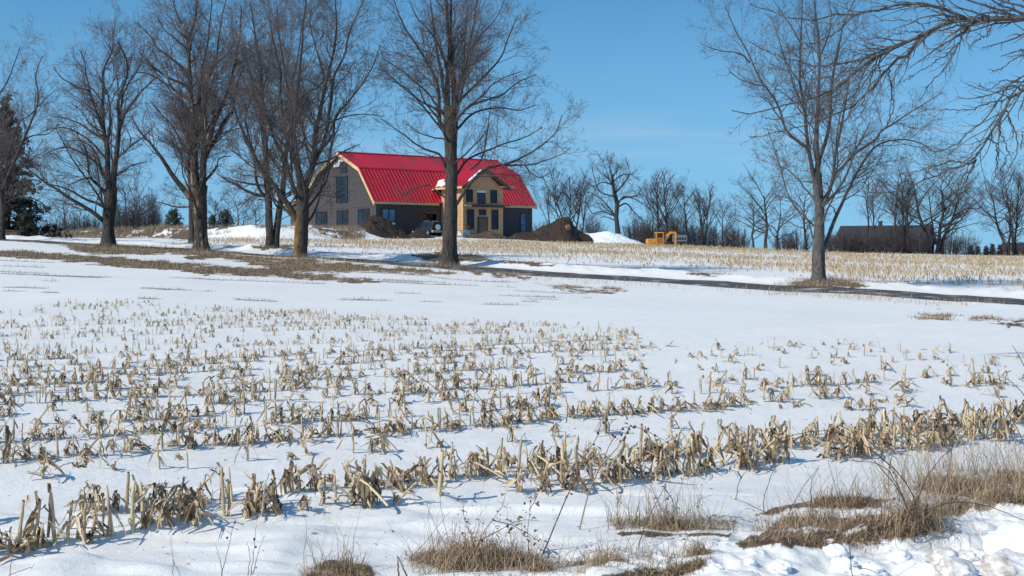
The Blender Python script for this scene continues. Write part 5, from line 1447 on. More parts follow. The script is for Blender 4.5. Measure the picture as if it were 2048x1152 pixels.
FIELD = [(-200,607),(0,602),(60,604),(150,598),(260,600),(380,612),(520,622),(680,628),(860,640),(1050,648),(1270,660),(1285,690),(1340,688),(1480,690),(1640,688),(1800,690),(2000,712),(2300,715),(2300,1130),(-400,1250)]
def near_plants():
    out = []
    for r, c in enumerate(ROWC):
        k = np.arange(-420 * 12, 700 * 12) * (.070 / 12 * 12) if r < 6 else np.arange(-5000, 8000) * .085
        k = k[(k > -36) & (k < 60)]
        X0 = -60
        # along the row: point = c*(0,1) + s*ROWDIR
        x = k * ROWDIR[0]; y = c + k * ROWDIR[1]
        x = x + CR.normal(size=len(x)) * .025; y = y + CR.normal(size=len(x)) * (.03 if r < 4 else .02)
        ok = (y > 6.5) & (y < 75); x, y, kk = x[ok], y[ok], k[ok]
        z = ground(x, y); px = CX + F * x / y; py = HY - F * (z - EYE) / y
        ins = inpoly(px, py, FIELD) & (px > -80) & (px < 2130)
        d1 = fbm(kk * .33 + r * 37.1, kk * 0 + r * 5.3, 91, 3)
        d2 = fbm(kk * 1.6 + r * 11.3, kk * 0 + r * 3.1, 93, 2)
        base = {0: 1.5, 1: 1.15, 2: .15, 3: 1.5, 4: .95, 5: .6}.get(r, .78)
        lo = .4 if r in (0, 1, 3) else .15
        p = base * np.clip(.25 + 2.6 * (d1 - .28), lo, 1.5) * np.clip(.25 + 2.4 * (d2 - .22), lo * .7, 1.4)
        right = sstep(1240, 1330, px) * (py < 810)
        p = p * (1 - right * (.74 - .25 * (np.abs(py - 765) < 14)))
        p = p * np.where((px > 1400) & (r <= 1), 1.35, 1) * np.where((py > 800) & (py < 870) & (px > 1400), 1.2, 1)
        p = p * np.where((px < 420) & (py < 640), .55, 1) * np.where((px < 130) & (py < 625), .35, 1)
        hs = ins & (CR.random(len(x)) < p)
        for i in np.nonzero(hs)[0]: out.append((r, kk[i], x[i], y[i], z[i], px[i], d1[i]))
        # canes and leaves fallen between the rows
        if r < 12:
            n = int(26 + 5 * r); s = CR.uniform(kk.min(), kk.max(), n); off = CR.uniform(.2, 1.2, n)
            xx = s * ROWDIR[0] + off * ROWN[0]; yy = c + s * ROWDIR[1] + off * ROWN[1]; g = yy > 7; xx, yy, s = xx[g], yy[g], s[g]
            zz = ground(xx, yy); qx = CX + F * xx / yy; qy = HY - F * (zz - EYE) / yy
            for i in np.nonzero(inpoly(qx, qy, FIELD) & (qx > 0) & (qx < 2048))[0]: out.append((100 + r, s[i], xx[i], yy[i], zz[i], qx[i], .2))
    return out
PL = near_plants()
ONES = ['', 'first', 'second', 'third', 'fourth', 'fifth', 'sixth', 'seventh', 'eighth', 'ninth', 'tenth', 'eleventh', 'twelfth', 'thirteenth', 'fourteenth', 'fifteenth', 'sixteenth', 'seventeenth', 'eighteenth', 'nineteenth']
def ordw(n):
    if n < 20: return ONES[n]
    if n >= 100: return 'hundred-and-' + ordw(n - 100) if n > 100 else 'hundredth'
    t = ['', '', 'twent', 'thirt', 'fort', 'fift', 'sixt', 'sevent', 'eight', 'ninet'][n // 10]
    return t + 'ieth' if n % 10 == 0 else t + 'y-' + ONES[n % 10]

def build_near():
    col = [(i, p) for i, p in enumerate(PL) if p[0] < 100]
    vis = sorted([(p[3], i) for i, p in col if -5 < p[5] < 2053])
    pick = set(i for _, i in vis[:300])
    # shared meshes for the individually built stalks
    PM = []
    for kind, H, lean, parts in PROTO:
        PM.append([(nm, mesh_np('corn_' + nm, V, Q, M['corn'], False, {'tint': t})) for nm, V, Q, t in parts])
    order = {}
    for r in set(p[0] for i, p in col if i in pick):
        for n, i in enumerate(sorted([i for i, p in col if i in pick and p[0] == r], key=lambda j: PL[j][1])): order[i] = n + 1
    rown = {0: 'nearest stubble row', 1: 'second stubble row', 2: 'sparse third stubble row', 3: 'dense fourth stubble row', 4: 'fifth stubble row', 5: 'sixth stubble row'}
    look = {'bare': 'bare upright', 'tent': 'leafy', 'lean': 'leaning', 'broken': 'broken', 'tall': 'tall thin', 'pile': 'flattened'}
    G = Geo()
    rng = np.random.default_rng(5)
    for i, p in enumerate(PL):
        r = p[0]
        if r >= 100: j = int(rng.integers(len(PROTO) - 6, len(PROTO)))
        else:
            if p[6] > .5: j = int(rng.integers(len(PROTO)))
            else: j = int(rng.choice([*range(2, 6), *range(6, 19), *range(6, 19), *range(19, 33)]))
        a = rng.random() * 6.283; s = .8 + .45 * rng.random()
        if r == 0: s *= 1.08
        if r >= 100: s *= .7
        elif r >= 2: s *= .84
        far = float(np.clip((p[3] - 19) / 10, 0, 1))
        if r < 100 and rng.random() < .6 * far: j = int(rng.choice([0, 1, 2, 3, 4, 5, 6, 8, 10, 12, 24, 25, 30, 31, 32, 30]))
        s *= 1 - .27 * far
        if p[3] > 20: s *= .95
        kind, H, lean, parts = PROTO[j]
        if i in pick:
            ht = H * s * .76
            word = 'short' if ht < .2 else ('tall' if ht > .33 else 'knee-low')
            lab = '%s dry corn stalk, %s from the left in the %s' % (look[kind], ordw(order[i]), rown.get(r, 'far stubble row'))
            t = thing('corn_stalk', lab, 'corn stalk', (p[2], p[3], p[4]), a, 'dry corn stalks standing in the near rows'); t.scale = (s, s, s * .76)
            for nm, me in PM[j]: link(nm, me, t)
        else:
            c, sn = math.cos(a) * s, math.sin(a) * s; R = np.array([[c, sn, 0], [-sn, c, 0], [0, 0, s * .76]])
            dt = rng.normal() * .06 - .10 * far
            for nm, V, Q, t in parts: G.add(V @ R + np.array(p[2:5]), Q, np.clip(t + dt, 0, 1))
    # chaff and torn scraps blown over the snow
    n = 2600; X = rng.uniform(-18, 18, n); Y = 8 + 30 * rng.random(n) ** 1.6; Z = ground(X, Y) + .004; px = CX + F * X / Y; py = HY - F * (Z - EYE) / Y
    k = inpoly(px, py, FIELD) | ((py > 900) & (rng.random(n) < .3)); X, Y, Z = X[k], Y[k], Z[k]; n = len(X)
    a = rng.random(n) * 6.283; ln = .012 + .05 * rng.random(n) ** 3; b = np.stack([X, Y, Z], -1); u = np.stack([np.cos(a), np.sin(a), rng.random(n) * .35], -1) * ln[:, None]; v = np.stack([-np.sin(a), np.cos(a), rng.normal(size=n) * .4], -1) * (.004 + .007 * rng.random(n))[:, None]
    V = np.stack([b - v, b + u * .6 - v + [0, 0, .004], b + u, b + u * .5 + v], 1).reshape(-1, 3); G.add(V, np.arange(n * 4).reshape(-1, 4), np.repeat(rng.random(n), 4))
    o = link('corn_stubble', G.mesh('corn_stubble', M['corn'], False, tint=True)); tag(o, 'rows of dry cut corn stubble standing in the near snow field', 'corn stubble', None, 'stuff')
    return len(PL), len(pick)
print('near plants', build_near())

def build_far():
    rng = np.random.default_rng(9); G = Geo()
    X = []; Y = []
    for c in np.arange(66, 150, .95):
        x = np.arange(-42, 66, .19); X.append(x + rng.normal(size=len(x)) * .07); Y.append(c - x * .16 + rng.normal(size=len(x)) * .10)
    X = np.concatenate(X); Y = np.concatenate(Y)
    sd, al = road_sd(X, Y); z = ground(X, Y); px = CX + F * X / Y; py = HY - F * (z - EYE) / Y
    reg = (sd > 5.2) & (px > 400) & (px < 2150) & (Y < 147) & ~((px < 760) & (Y > 141))
    dn = fbm(X * .06, Y * .12, 301, 3); dn2 = fbm(X * .5, Y * .5, 303, 3)
    rt = sstep(1350, 1750, px); deep = sstep(6 + 9 * (1 - rt), 17 + 24 * (1 - rt), sd)                                    # the snow lies deeper towards the track
    p = np.clip(.07 + .95 * deep, 0, 1) * np.clip(.35 + 2.6 * (dn - .36), .18, 1.2) * np.clip(.3 + 2.2 * (dn2 - .25), .1, 1.2)
    p *= np.where(px < 720, .8, np.where(px > 1500, .78, .9))
    k = reg & (rng.random(len(X)) < p); X, Y, z, deep = X[k], Y[k], z[k], deep[k]; n = len(X)
    H = (.16 + .17 * rng.random(n)) * (.65 + .4 * deep); tall = rng.random(n) < .02; H[tall] *= 1.8
    ln = rng.normal(size=(n, 2)) * .25
    b = np.stack([X, Y, z - .03], -1); t = b + np.stack([ln[:, 0] * H, ln[:, 1] * H, H + .03], -1)
    V, Q = tubes(np.stack([b, t], 1), np.full((n, 2), .011) * (1 + .6 * rng.random((n, 1))), 4)
    G.add(V, Q, np.repeat(rng.beta(.8, 1.1, n), 8))
    for rep in range(2):          # a drooping blade or two on each
        a = rng.random(n) * 6.283; h = np.stack([np.cos(a), np.sin(a), np.zeros(n)], -1); w = np.stack([-np.sin(a), np.cos(a), np.zeros(n)], -1) * (.010 + .015 * rng.random((n, 1)))
        p0 = b + (t - b) * (.5 + .5 * rng.random((n, 1))); p1 = p0 + h * .07 + np.array([0, 0, .02]); p2 = p0 + h * (.12 + .08 * rng.random((n, 1))); p2[:, 2] = np.maximum(z, p0[:, 2] - .16 * rng.random(n))
        V = np.stack([p0 - w, p0 + w, p1 + w, p1 - w, p2 + w * .6, p2 - w * .6], 1).reshape(-1, 3)
        o = np.arange(n)[:, None] * 6
        G.add(V, np.concatenate([o + np.array([[0, 1, 2, 3]]), o + np.array([[3, 2, 4, 5]])]), np.repeat(rng.beta(.8, 1.0, n), 6))
    o = link('corn_stubble', G.mesh('corn_stubble', M['corn_far'], False, tint=True)); tag(o, 'pale corn stubble covering the far field beyond the track', 'corn stubble', None, 'stuff')
    print('far plants', n)
build_far()
# ------------------------------------------------------------------ dead grass and weeds
def blades(G, base, H, rng, spread=.5, w=.004, seg=3, tint=(0, 1), droop=.5, dirb=None):
    n = len(base); a = rng.random(n) * 6.283
    d = np.stack([np.cos(a), np.sin(a), np.zeros(n)], -1) * (spread * rng.random(n))[:, None]
    if dirb is not None: d = d + np.asarray(dirb)
    d = unit(d + np.array([0, 0, 1.])); p = base.copy(); pts = [p.copy()]
    for s in range(seg):
        p = p + d * (H / seg)[:, None]; d = unit(d + rng.normal(size=(n, 3)) * .18 + np.array([0, 0, -droop / seg]) * (s + 1) * rng.random((n, 1)) * 1.6); pts.append(p.copy())
    P3 = np.stack(pts, 1); sd = unit(np.stack([np.sin(a + rng.normal(size=n) * .8), -np.cos(a), np.zeros(n)], -1))[:, None] * (w * np.linspace(1, .25, seg + 1))[None, :, None]
    V = np.stack([P3 - sd, P3 + sd], 2).reshape(-1, 3); m = (seg + 1) * 2
    o = np.arange(n)[:, None] * m
    Q = np.concatenate([o + np.array([[2 * s, 2 * s + 1, 2 * s + 3, 2 * s + 2]]) for s in range(seg)])
    G.add(V, Q, np.repeat(tint[0] + (tint[1] - tint[0]) * rng.beta(1.6, 1.6, n), m))

def sample_poly(poly, n, rng, wob=6, lo=4, hi=200, bare=False):
    xs = [p[0] for p in poly]; ys = [p[1] for p in poly]
    # sample on the ground, keep what falls within the outline
    d0 = [hit_ground(x, y, lo, hi) for x, y in poly]
    a = np.array(d0); x0, x1 = a[:, 0].min(), a[:, 0].max(); y0, y1 = a[:, 1].min(), a[:, 1].max()
    X = rng.uniform(x0, x1, n); Y = rng.uniform(y0, y1, n); Z = ground(X, Y)
    px = CX + F * X / Y; py = HY - F * (Z - EYE) / Y
    k = inpoly(px + (fbm(X * 2, Y * 2, 12, 2) - .5) * wob * 4, py + (fbm(X * 2, Y * 2 + 9, 13, 2) - .5) * 30, [(x, y + (14 if y > np.mean(ys) else -14)) for x, y in poly])
    if bare: k &= (brown_mask(X, Y, Z) > .5) | (rng.random(n) < .07)
    return np.stack([X, Y, Z], -1)[k]

def track_grass():
    rng = np.random.default_rng(21); G = Geo()
    # wherever the snow has melted off the ground, short dead grass
    i, j = np.nonzero((GB > .5) & (GY > 40) & (GY < 120) & (np.abs(GX / GY) < .40))
    base = np.stack([GX[i, j], GY[i, j], GZ[i, j]], -1)
    for rep in range(2):
        b = base + rng.normal(size=base.shape) * [.08, .14, 0]; b[:, 2] = ground(b[:, 0], b[:, 1]) - .01
        tall = fbm(b[:, 0] * .5, b[:, 1] * .5, 17, 3)
        blades(G, b, (.05 + .10 * rng.random(len(b))) * (.6 + 1.6 * np.clip(tall - .35, 0, 1)), rng, .9, .009, 2, (.0, .8))
    # taller tufts round the feet of the trees and along the ploughed banks
    for bx, d, r, n in ((216,80,2.2,900), (402,77,2.0,900), (330,84,3,500), (384,103,1.8,500), (546,89,1.6,500), (602,74,2.0,700), (898,74,1.9,900), (1637,65.3,1.7,800), (1670,66,1.4,400)):
        x = (bx - CX) / F * d; a = rng.random(n) * 6.283; q = r * rng.random(n) ** .7
        b = np.stack([x + np.cos(a) * q * 1.3, d + np.sin(a) * q, np.zeros(n)], -1); b[:, 2] = ground(b[:, 0], b[:, 1]) - .02
        blades(G, b, .12 + .25 * rng.random(n) * (1.2 - q / r * .6), rng, .6, .008, 3, (.05, .75))
    # fringes along both sides of the track
    t = rng.random(9000); seg = rng.integers(0, len(ROAD) - 1, 9000); q = ROAD[seg] * (1 - t[:, None]) + ROAD[seg + 1] * t[:, None]
    tn = ROAD[seg + 1] - ROAD[seg]; tn /= np.linalg.norm(tn, axis=1)[:, None]; nr = np.stack([tn[:, 1], -tn[:, 0]], -1)
    off = np.where(rng.random(9000) < .55, rng.normal(5.6, .7, 9000), rng.normal(-4.2, .9, 9000))
    q = q + nr * off[:, None]; cl = fbm(q[:, 0] * .35, q[:, 1] * .35, 19, 3) > .5
    q = q[cl]; b = np.stack([q[:, 0], q[:, 1], ground(q[:, 0], q[:, 1]) - .02], -1)
    blades(G, b, .08 + .28 * rng.random(len(b)), rng, .5, .008, 3, (.0, .6))
    # along the top and face of the earth bank
    n = 26000; X = rng.uniform(-50, -14, n); Y = rng.uniform(143, 157, n); px = CX + F * X / Y
    k = (px > 95) & (px < 730) & (fbm(X * .55, Y * .35 + 3, 61, 4) + .06 * sstep(146, 150, Y) + .06 * (px < 260) > .49)
    k |= (px > 95) & (px < 735) & (np.abs(Y - 147 - 4 * np.sin(px / 130.) - 6 * sstep(500, 760, px) - .6) < .8) & (rng.random(n) < .55)
    X, Y = X[k], Y[k]; b = np.stack([X, Y, ground(X, Y) - .03], -1)
    blades(G, b, (.15 + .45 * rng.random(len(X))), rng, .5, .016, 3, (.1, .8))
    o = link('dead_grass', G.mesh('dead_grass', M['grass'], False, tint=True)); tag(o, 'short brown dead grass where the snow has melted by the track', 'grass', None, 'stuff')
track_grass()

MATS = [(BROWN[14], 60000, .04, .11), (BROWN[15], 60000, .03, .08), (BROWN[16], 40000, .03, .07), (BROWN[17], 16000, .04, .1), (BROWN[18], 26000, .03, .09), (BROWN[19], 8000, .03, .08), (BROWN[20], 8000, .05, .11)]
def roadside_grass():
    rng = np.random.default_rng(22); G = Geo()
    for poly, n, h0, h1 in MATS:
        b = sample_poly(poly, n, rng, 8, 6, 16, True); b[:, 2] -= .01
        b = b[:12000]
        blades(G, b, h0 + (h1 - h0) * rng.random(len(b)) ** 1.5 * (.4 + 1.5 * fbm(b[:, 0] * 3, b[:, 1] * 5, 5, 3)), rng, 2.4, .0026, 4, (.05, 1), 1.3, (.25, -.1, 0))
        k = rng.random(len(b)) < .32        # long flattened blades lying every way
        blades(G, b[k], .05 + .15 * rng.random(k.sum()) ** 1.5, rng, 6.5, .0026, 4, (.0, .95), 1.2, (.2, -.1, 0))
        k = rng.random(len(b)) < .012       # a few standing, bent over
        blades(G, b[k], .15 + .4 * rng.random(k.sum()), rng, .9, .0022, 6, (.0, .8), .9, (-.1, 0, 0))
        k = rng.random(len(b)) < .4
        blades(G, b[k], h0 + (h1 * 1.2 - h0) * rng.random(k.sum()), rng, 2.4, .003, 4, (.0, .7), 1.6, (.4, -.2, 0))
    # thin upright stalks standing out of the mats
    for poly, n, h0, h1 in (([(1720,1030),(1800,960),(1900,950),(2060,930),(2060,1000),(1900,1010),(1800,1030)], 800, .2, .62), ([(1200,1050),(1330,1040),(1420,1045),(1400,1058),(1240,1060)], 170, .06, .4), ([(1440,1060),(1700,1030),(1720,1045),(1500,1075)], 140, .1, .3), ([(880,1130),(1400,1115),(1400,1135),(880,1142)], 140, .08, .25)):
        b = sample_poly(poly, n, rng, 8, 6, 16)
        blades(G, b, h0 + (h1 - h0) * rng.random(len(b)) ** 1.6, rng, .45, .0022, 5, (.0, .8), .35, (-.12, 0, 0))
    for poly, n, h0, h1, dirb in (([(1690,1050),(1760,965),(1850,945),(2060,900),(2060,1000),(1900,1010),(1800,1040)], 520, .3, .75, (-.25, 0, 0)), ([(1180,1062),(1300,1035),(1440,1040),(1420,1066),(1240,1070)], 170, .2, .6, (-.15, 0, 0)), ([(1000,1140),(1100,1105),(1330,1100),(1330,1138),(1100,1148)], 190, .12, .42, (.4, 0, 0)), ([(800,1148),(870,1100),(1030,1100),(1070,1140)], 150, .2, .5, (.1, 0, 0)), ([(1440,1090),(1600,1040),(1720,1030),(1720,1080)], 120, .12, .38, (-.4, 0, 0))):
        b = sample_poly(poly, n * 4, rng, 8, 6, 16)[:n // 2]; b = b[fbm(b[:, 0] * 2.2, b[:, 1] * 2.2, 44, 2) > .38]
        blades(G, b, h0 + (h1 - h0) * rng.random(len(b)) ** 1.4, rng, .95, .0019, 7, (.0, .9), .8, dirb)
    o = link('roadside_grass', G.mesh('roadside_grass', M['grass'], False, tint=True)); tag(o, 'matted brown roadside grass melting out of the foreground snow', 'grass', None, 'stuff')
roadside_grass()

def tussock(label, px, py, wpx, hpx, n, seed, tilt=(0, 0, 0), spread=.9):
    rng = np.random.default_rng(seed); c = hit_ground(px, py, 6, 20); s = c[1] / F
    t = thing('grass_tussock', label, 'grass tussock', c, 0, 'dead grass tussocks in the roadside snow')
    r = wpx / 2 * s; a = rng.random(n) * 6.283; q = r * rng.random(n) ** .8
    b = np.stack([c[0] + np.cos(a) * q, c[1] + np.sin(a) * q * .6, np.zeros(n)], -1); b[:, 2] = ground(b[:, 0], b[:, 1]) - .015
    H = hpx * s * (.22 + 1.05 * rng.random(n) ** 1.6) * (1.05 - .45 * q / r)
    G = Geo(); blades(G, b, H, rng, spread, .0024, 6, (0, .7), 1.5, tilt)
    m = n // 4; blades(G, b[:m], H[:m] * .6, rng, 2.0, .003, 5, (.2, 1), 1.8, tilt)
    k = rng.choice(n, n // 5); blades(G, b[k], hpx * s * (.6 + .7 * rng.random(len(k))), rng, 1.3, .0024, 7, (.0, .6), 2.4, tilt)
    link('blades', G.mesh('blades', M['grass'], False, c, tint=True), t)
    G = Geo(); k = rng.choice(n, max(6, n // 40)); blades(G, b[k], H[k] * 1.5, rng, .35, .002, 6, (.1, .6), .4)
    link('seed_stems', G.mesh('seed_stems', M['grass'], False, c, tint=True), t)
tussock('largest brown grass tussock, centre foreground, bent over in a round heap', 945, 1132, 180, 135, 820, 1)
tussock('low grass tussock with curled leaves right of the largest tussock', 1080, 1140, 60, 60, 300, 2)
tussock('small dark grass tussock cut by the bottom edge', 668, 1152, 100, 42, 130, 3)
tussock('flattened grass tussock behind the melted strip, right of centre', 1345, 1060, 90, 90, 420, 4, (-.3, 0, 0))
tussock('grass tussock hanging over the ploughed snow, right of centre foreground', 1400, 1110, 46, 80, 180, 5, (-.2, 0, 0))
tussock('tall wispy grass tussock around the foot of the bramble', 1835, 1045, 150, 170, 380, 6, (-.1, 0, 0), .7)
tussock('tall dense grass tussock at the right edge', 1985, 1000, 170, 90, 420, 7, (-.15, 0, 0), .7)
tussock('short grass tussock left of the largest one, at its foot', 860, 1126, 60, 45, 260, 8, (-.4, 0, 0))
tussock('wispy pale grass tussock between the largest tussock and the melted strip', 1200, 1128, 90, 75, 200, 9, (.3, 0, 0))

def weed(label, stems, leaves=0, seed=0, name='dry_weed', cat='weed', group='tall dry weeds in the foreground', mat='weed', tint=.5, side=.4, rpx=2.0, heads=0):
    """stems: traced lines (pixel points) of one plant; they start on the snow"""
    rng = np.random.default_rng(seed); c = hit_ground(*stems[0][0], 6, 30); d = c[1]
    t = thing(name, label, cat, c, 0, group)
    G = Geo(); L = []; R = []
    for s in stems:
        off = rng.normal() * .05
        pts = [P(x, y, d + off * i) for i, (x, y) in enumerate(s)]
        q = resample(pts, 14); q[1:] += rng.normal(size=(13, 3)) * .002
        r0 = rpx / 2 * d / F; L.append(q); R.append(np.linspace(r0, r0 * .4, 14))
    L = np.array(L); R = np.array(R); G.add(*tubes(L, R, 5), tint)
    if side:
        A, RA = spawn(L, R, 5.5 * side * 2, .22, (25, 60), rng, 4, .35, .35, .2, .6, .0011, lmin=.03, lmax=.3)
        G.add(*tubes(A, RA, 4), tint)
        if side > .5:
            B, RB = spawn(A, RA, 9, .4, (25, 60), rng, 3, .3, .3, .2, .7, .0009, lmin=.02, lmax=.12); G.add(*tubes(B, RB, 3), tint)
    link('stems', G.mesh('stems', M[mat], False, c, tint=True), t)
    if leaves:
        G = Geo(); ends = L[rng.integers(0, len(L), leaves), rng.integers(4, 14, leaves)] + rng.normal(size=(leaves, 3)) * .022
        for e in ends:
            a = rng.random() * 6.283; dh = np.array([math.cos(a), math.sin(a), -.4]); ln = .012 + .022 * rng.random()
            p = np.array([e, e + dh * ln * .5 + [0, 0, .004], e + dh * ln + rng.normal(size=3) * .004])
            V, Q = ribbon(resample(p, 4), np.array([.3, 1, .9, .3]) * ln * .5, np.cross(dh, [0, 0, 1.]), .4, np.cumsum(rng.normal(size=4) * .5)); G.add(V, Q, np.full(len(V), np.clip(tint + rng.normal() * .15, 0, 1)))
        link('withered_leaves', G.mesh('withered_leaves', M[mat], False, c, tint=True), t)
    if heads:
        G = Geo()
        for e in L[rng.integers(0, len(L), heads), rng.integers(8, 14, heads)] + rng.normal(size=(heads, 3)) * [.012, .012, .006]:
            r = .006 + .004 * rng.random(); V, Q = tubes((e + np.outer(np.array([-1, -.5, .4, 1]), [0, 0, r * 1.2]))[None], np.array([[.2, 1, .9, .1]]) * r, 6); G.add(V, Q, .85)
        link('seed_heads', G.mesh('seed_heads', M[mat], False, c, tint=True), t)
weed('long dark weed stem slanting up right from the low curled tussock', [[(1085,1108),(1118,1030),(1148,962),(1170,915),(1192,880),(1203,846)]], 14, 1, side=.6, tint=.75, rpx=3.2, heads=10)
weed('pale forked weed stem topped by a drooping chain of dark seed heads', [[(1159,1060),(1175,990),(1202,930),(1222,885),(1240,858),(1262,852),(1290,860),(1312,872),(1334,884)], [(1202,930),(1230,900),(1245,880),(1260,850)]], 10, 2, side=.5, tint=.12, rpx=3.4, heads=22)
weed('curved dark reed leaning right beside the melted strip', [[(1277,1096),(1290,1052),(1306,1018),(1328,976),(1332,972)], [(1328,976),(1345,1000),(1352,1020)]], 8, 3, side=.2, tint=.65, rpx=2.6)
weed('two dark snapped twigs forming a narrow V near the bottom edge', [[(798,1165),(797,1140),(795,1112)], [(818,1160),(806,1135),(796,1112)]], 0, 4, side=0, tint=.9, rpx=4)
weed('leafy brown weed rising out of the largest grass tussock', [[(950,1135),(958,1080),(985,1040),(1005,1010),(1012,985)], [(955,1100),(930,1040),(925,1000)], [(960,1080),(1000,1060),(1040,1040),(1080,1042)], [(985,1040),(1020,1050),(1060,1070),(1078,1082)]], 80, 5, side=.7, tint=.45, rpx=2.2)
weed('thin tall weed with clustered heads left of the long dark stem', [[(1060,1132),(1055,1060),(1062,1000),(1060,950)], [(1058,1020),(1075,990),(1083,960)]], 26, 6, side=.5, tint=.4, rpx=1.8, heads=6)
weed('pair of fine weed stems left of the largest tussock', [[(908,1152),(900,1090),(885,1030),(878,985)], [(905,1120),(870,1050),(850,1000)]], 0, 7, side=.2, tint=.4, rpx=1.8)
weed('thin weed crossing diagonally over the snow left of the largest tussock', [[(820,1116),(850,1085),(880,1048),(905,1020)]], 0, 8, side=.15, tint=.5, rpx=1.5)
weed('fine branched weed standing in the second row gap above the melted strip', [[(1232,1052),(1235,1000),(1228,950),(1232,915)], [(1233,1010),(1250,970),(1262,940)], [(1230,980),(1210,950),(1195,920)]], 34, 9, side=.7, tint=.25, rpx=1.8)
weed('wispy pale weed above the flattened tussock, many thin stalks', [[(1340,1052),(1330,990),(1335,930),(1338,870)], [(1345,1050),(1360,980),(1380,930)], [(1335,1040),(1305,980),(1280,925)], [(1350,1050),(1400,1000),(1425,990)]], 20, 10, side=.6, tint=.3, rpx=1.6)
weed('cluster of thin weed stalks at the bottom left of centre', [[(440,1160),(455,1100),(472,1035)], [(445,1160),(440,1120),(430,1090)], [(500,1160),(508,1100),(512,1050)], [(495,1160),(500,1110),(492,1082)], [(505,1150),(520,1095),(530,1070)]], 0, 11, side=.25, tint=.6, rpx=1.8, heads=4)
weed('single bent weed stalk at the bottom left with a thin fork', [[(345,1165),(346,1120),(342,1078)], [(346,1120),(360,1150),(370,1160)]], 0, 12, side=.1, tint=.6, rpx=1.6)
weed('lone thin stalk at the bottom left edge with a fallen blade', [[(18,1165),(24,1110),(40,1050)], [(20,1150),(60,1135),(70,1128)]], 0, 13, side=.1, tint=.5, rpx=1.8)
weed('small weeds poking up beside the bottom tussock', [[(655,1152),(660,1110),(668,1078)], [(675,1150),(690,1110),(700,1100)], [(640,1152),(630,1120),(618,1110)]], 0, 14, side=.3, tint=.6, rpx=1.6)
weed('thin broken reed over the ploughed snow, leaning on the grass', [[(1705,1152),(1700,1110),(1694,1060),(1672,980),(1655,920)], [(1706,1132),(1740,1140),(1760,1148)]], 0, 15, side=.12, tint=.8, rpx=2.0)
weed('arching reddish bramble with long dark canes over the roadside grass', [[(1828,1085),(1832,1030),(1824,985),(1790,940),(1750,905),(1710,880),(1655,862),(1600,868),(1555,880)], [(1822,1040),(1800,985),(1770,945),(1745,920),(1715,905)], [(1830,1040),(1842,980),(1870,930),(1900,900)], [(1820,1030),(1790,960),(1760,930),(1700,920)], [(1835,1050),(1880,1010),(1960,1008),(2050,1042)]], 12, 16, name='bramble', cat='bramble', group=None, side=.45, tint=.85, rpx=3.0)
weed('bent thin canes arching over the open snow left of the bramble', [[(1527,1030),(1530,990),(1545,945),(1562,925),(1580,905)], [(1472,1000),(1480,960),(1500,935),(1512,928)], [(1575,1032),(1600,985),(1625,950),(1640,930)], [(1625,1015),(1622,970),(1640,930)], [(1540,1030),(1500,1010),(1460,995)]], 0, 17, name='bramble', cat='bramble', group=None, side=.2, tint=.75, rpx=1.9)
weed('slanting dark twigs entering from the right edge', [[(2056,905),(2030,850),(2000,800),(1975,745),(1968,710)], [(2058,800),(2030,770),(2002,748)], [(2056,745),(2040,715),(2025,690)]], 0, 18, side=.3, tint=.8, rpx=2.2)

# ------------------------------------------------------------------ thrown up snow at the roadside
M['dirty_snow'] = None
def dirty():
    m, nt, b = new_mat('dirty_snow', .7); f = noise(nt, 9, detail=6, rough=.7); g = noise(nt, 2.2, detail=3)
    c = ramp(nt, f, [(.38, (.42, .38, .34)), (.5, (.68, .67, .66)), (.62, (.83, .85, .88))]); nt.links.new(c, b.inputs['Base Color']); bump(nt, b, f, .6, .02); return m
M['dirty_snow'] = dirty()
rs = np.random.default_rng(8)
for px, py, w_, mat, lab in ((2040,1118,150,'snow','largest ploughed snow block, cut by the right edge'), (2010,1150,110,'dirty_snow','grit speckled snow block under the largest block'), (1885,1128,70,'dirty_snow','dirty lumpy snow block left of the largest block'),
    (1905,1158,90,'dirty_snow','dirty snow block at the bottom edge'), (1935,1118,42,'dirty_snow','hollow dirty snow lump beside the largest block'), (1670,1112,52,'snow','rounded clean snow block below the bramble mat'), (1660,1086,20,'snow','small round snow ball on the melted edge'),
    (1690,1140,60,'snow','wide clean snow block at the bottom below the bramble'), (1800,1120,46,'snow','clean snow block left of the dirty lumps'), (1560,1140,44,'snow','clean snow lump at the bottom, left of the wide block'), (1430,1142,36,'snow','leftmost snow lump along the bottom edge'), (1500,1128,26,'snow','small snow lump between the leftmost ones'), (1745,1150,50,'snow','low snow lump on the bottom edge before the dirty ones')):
    p = hit_ground(px, py, 6, 14); s = w_ / 2 / F * p[1]
    boulder('snow_block', lab, 'snow block', p + np.array([0, 0, s * .15]), (s, s * .9, s * .72), M[mat], px, 'snow blocks thrown up by the plough', rough=.46, freq=1.8)
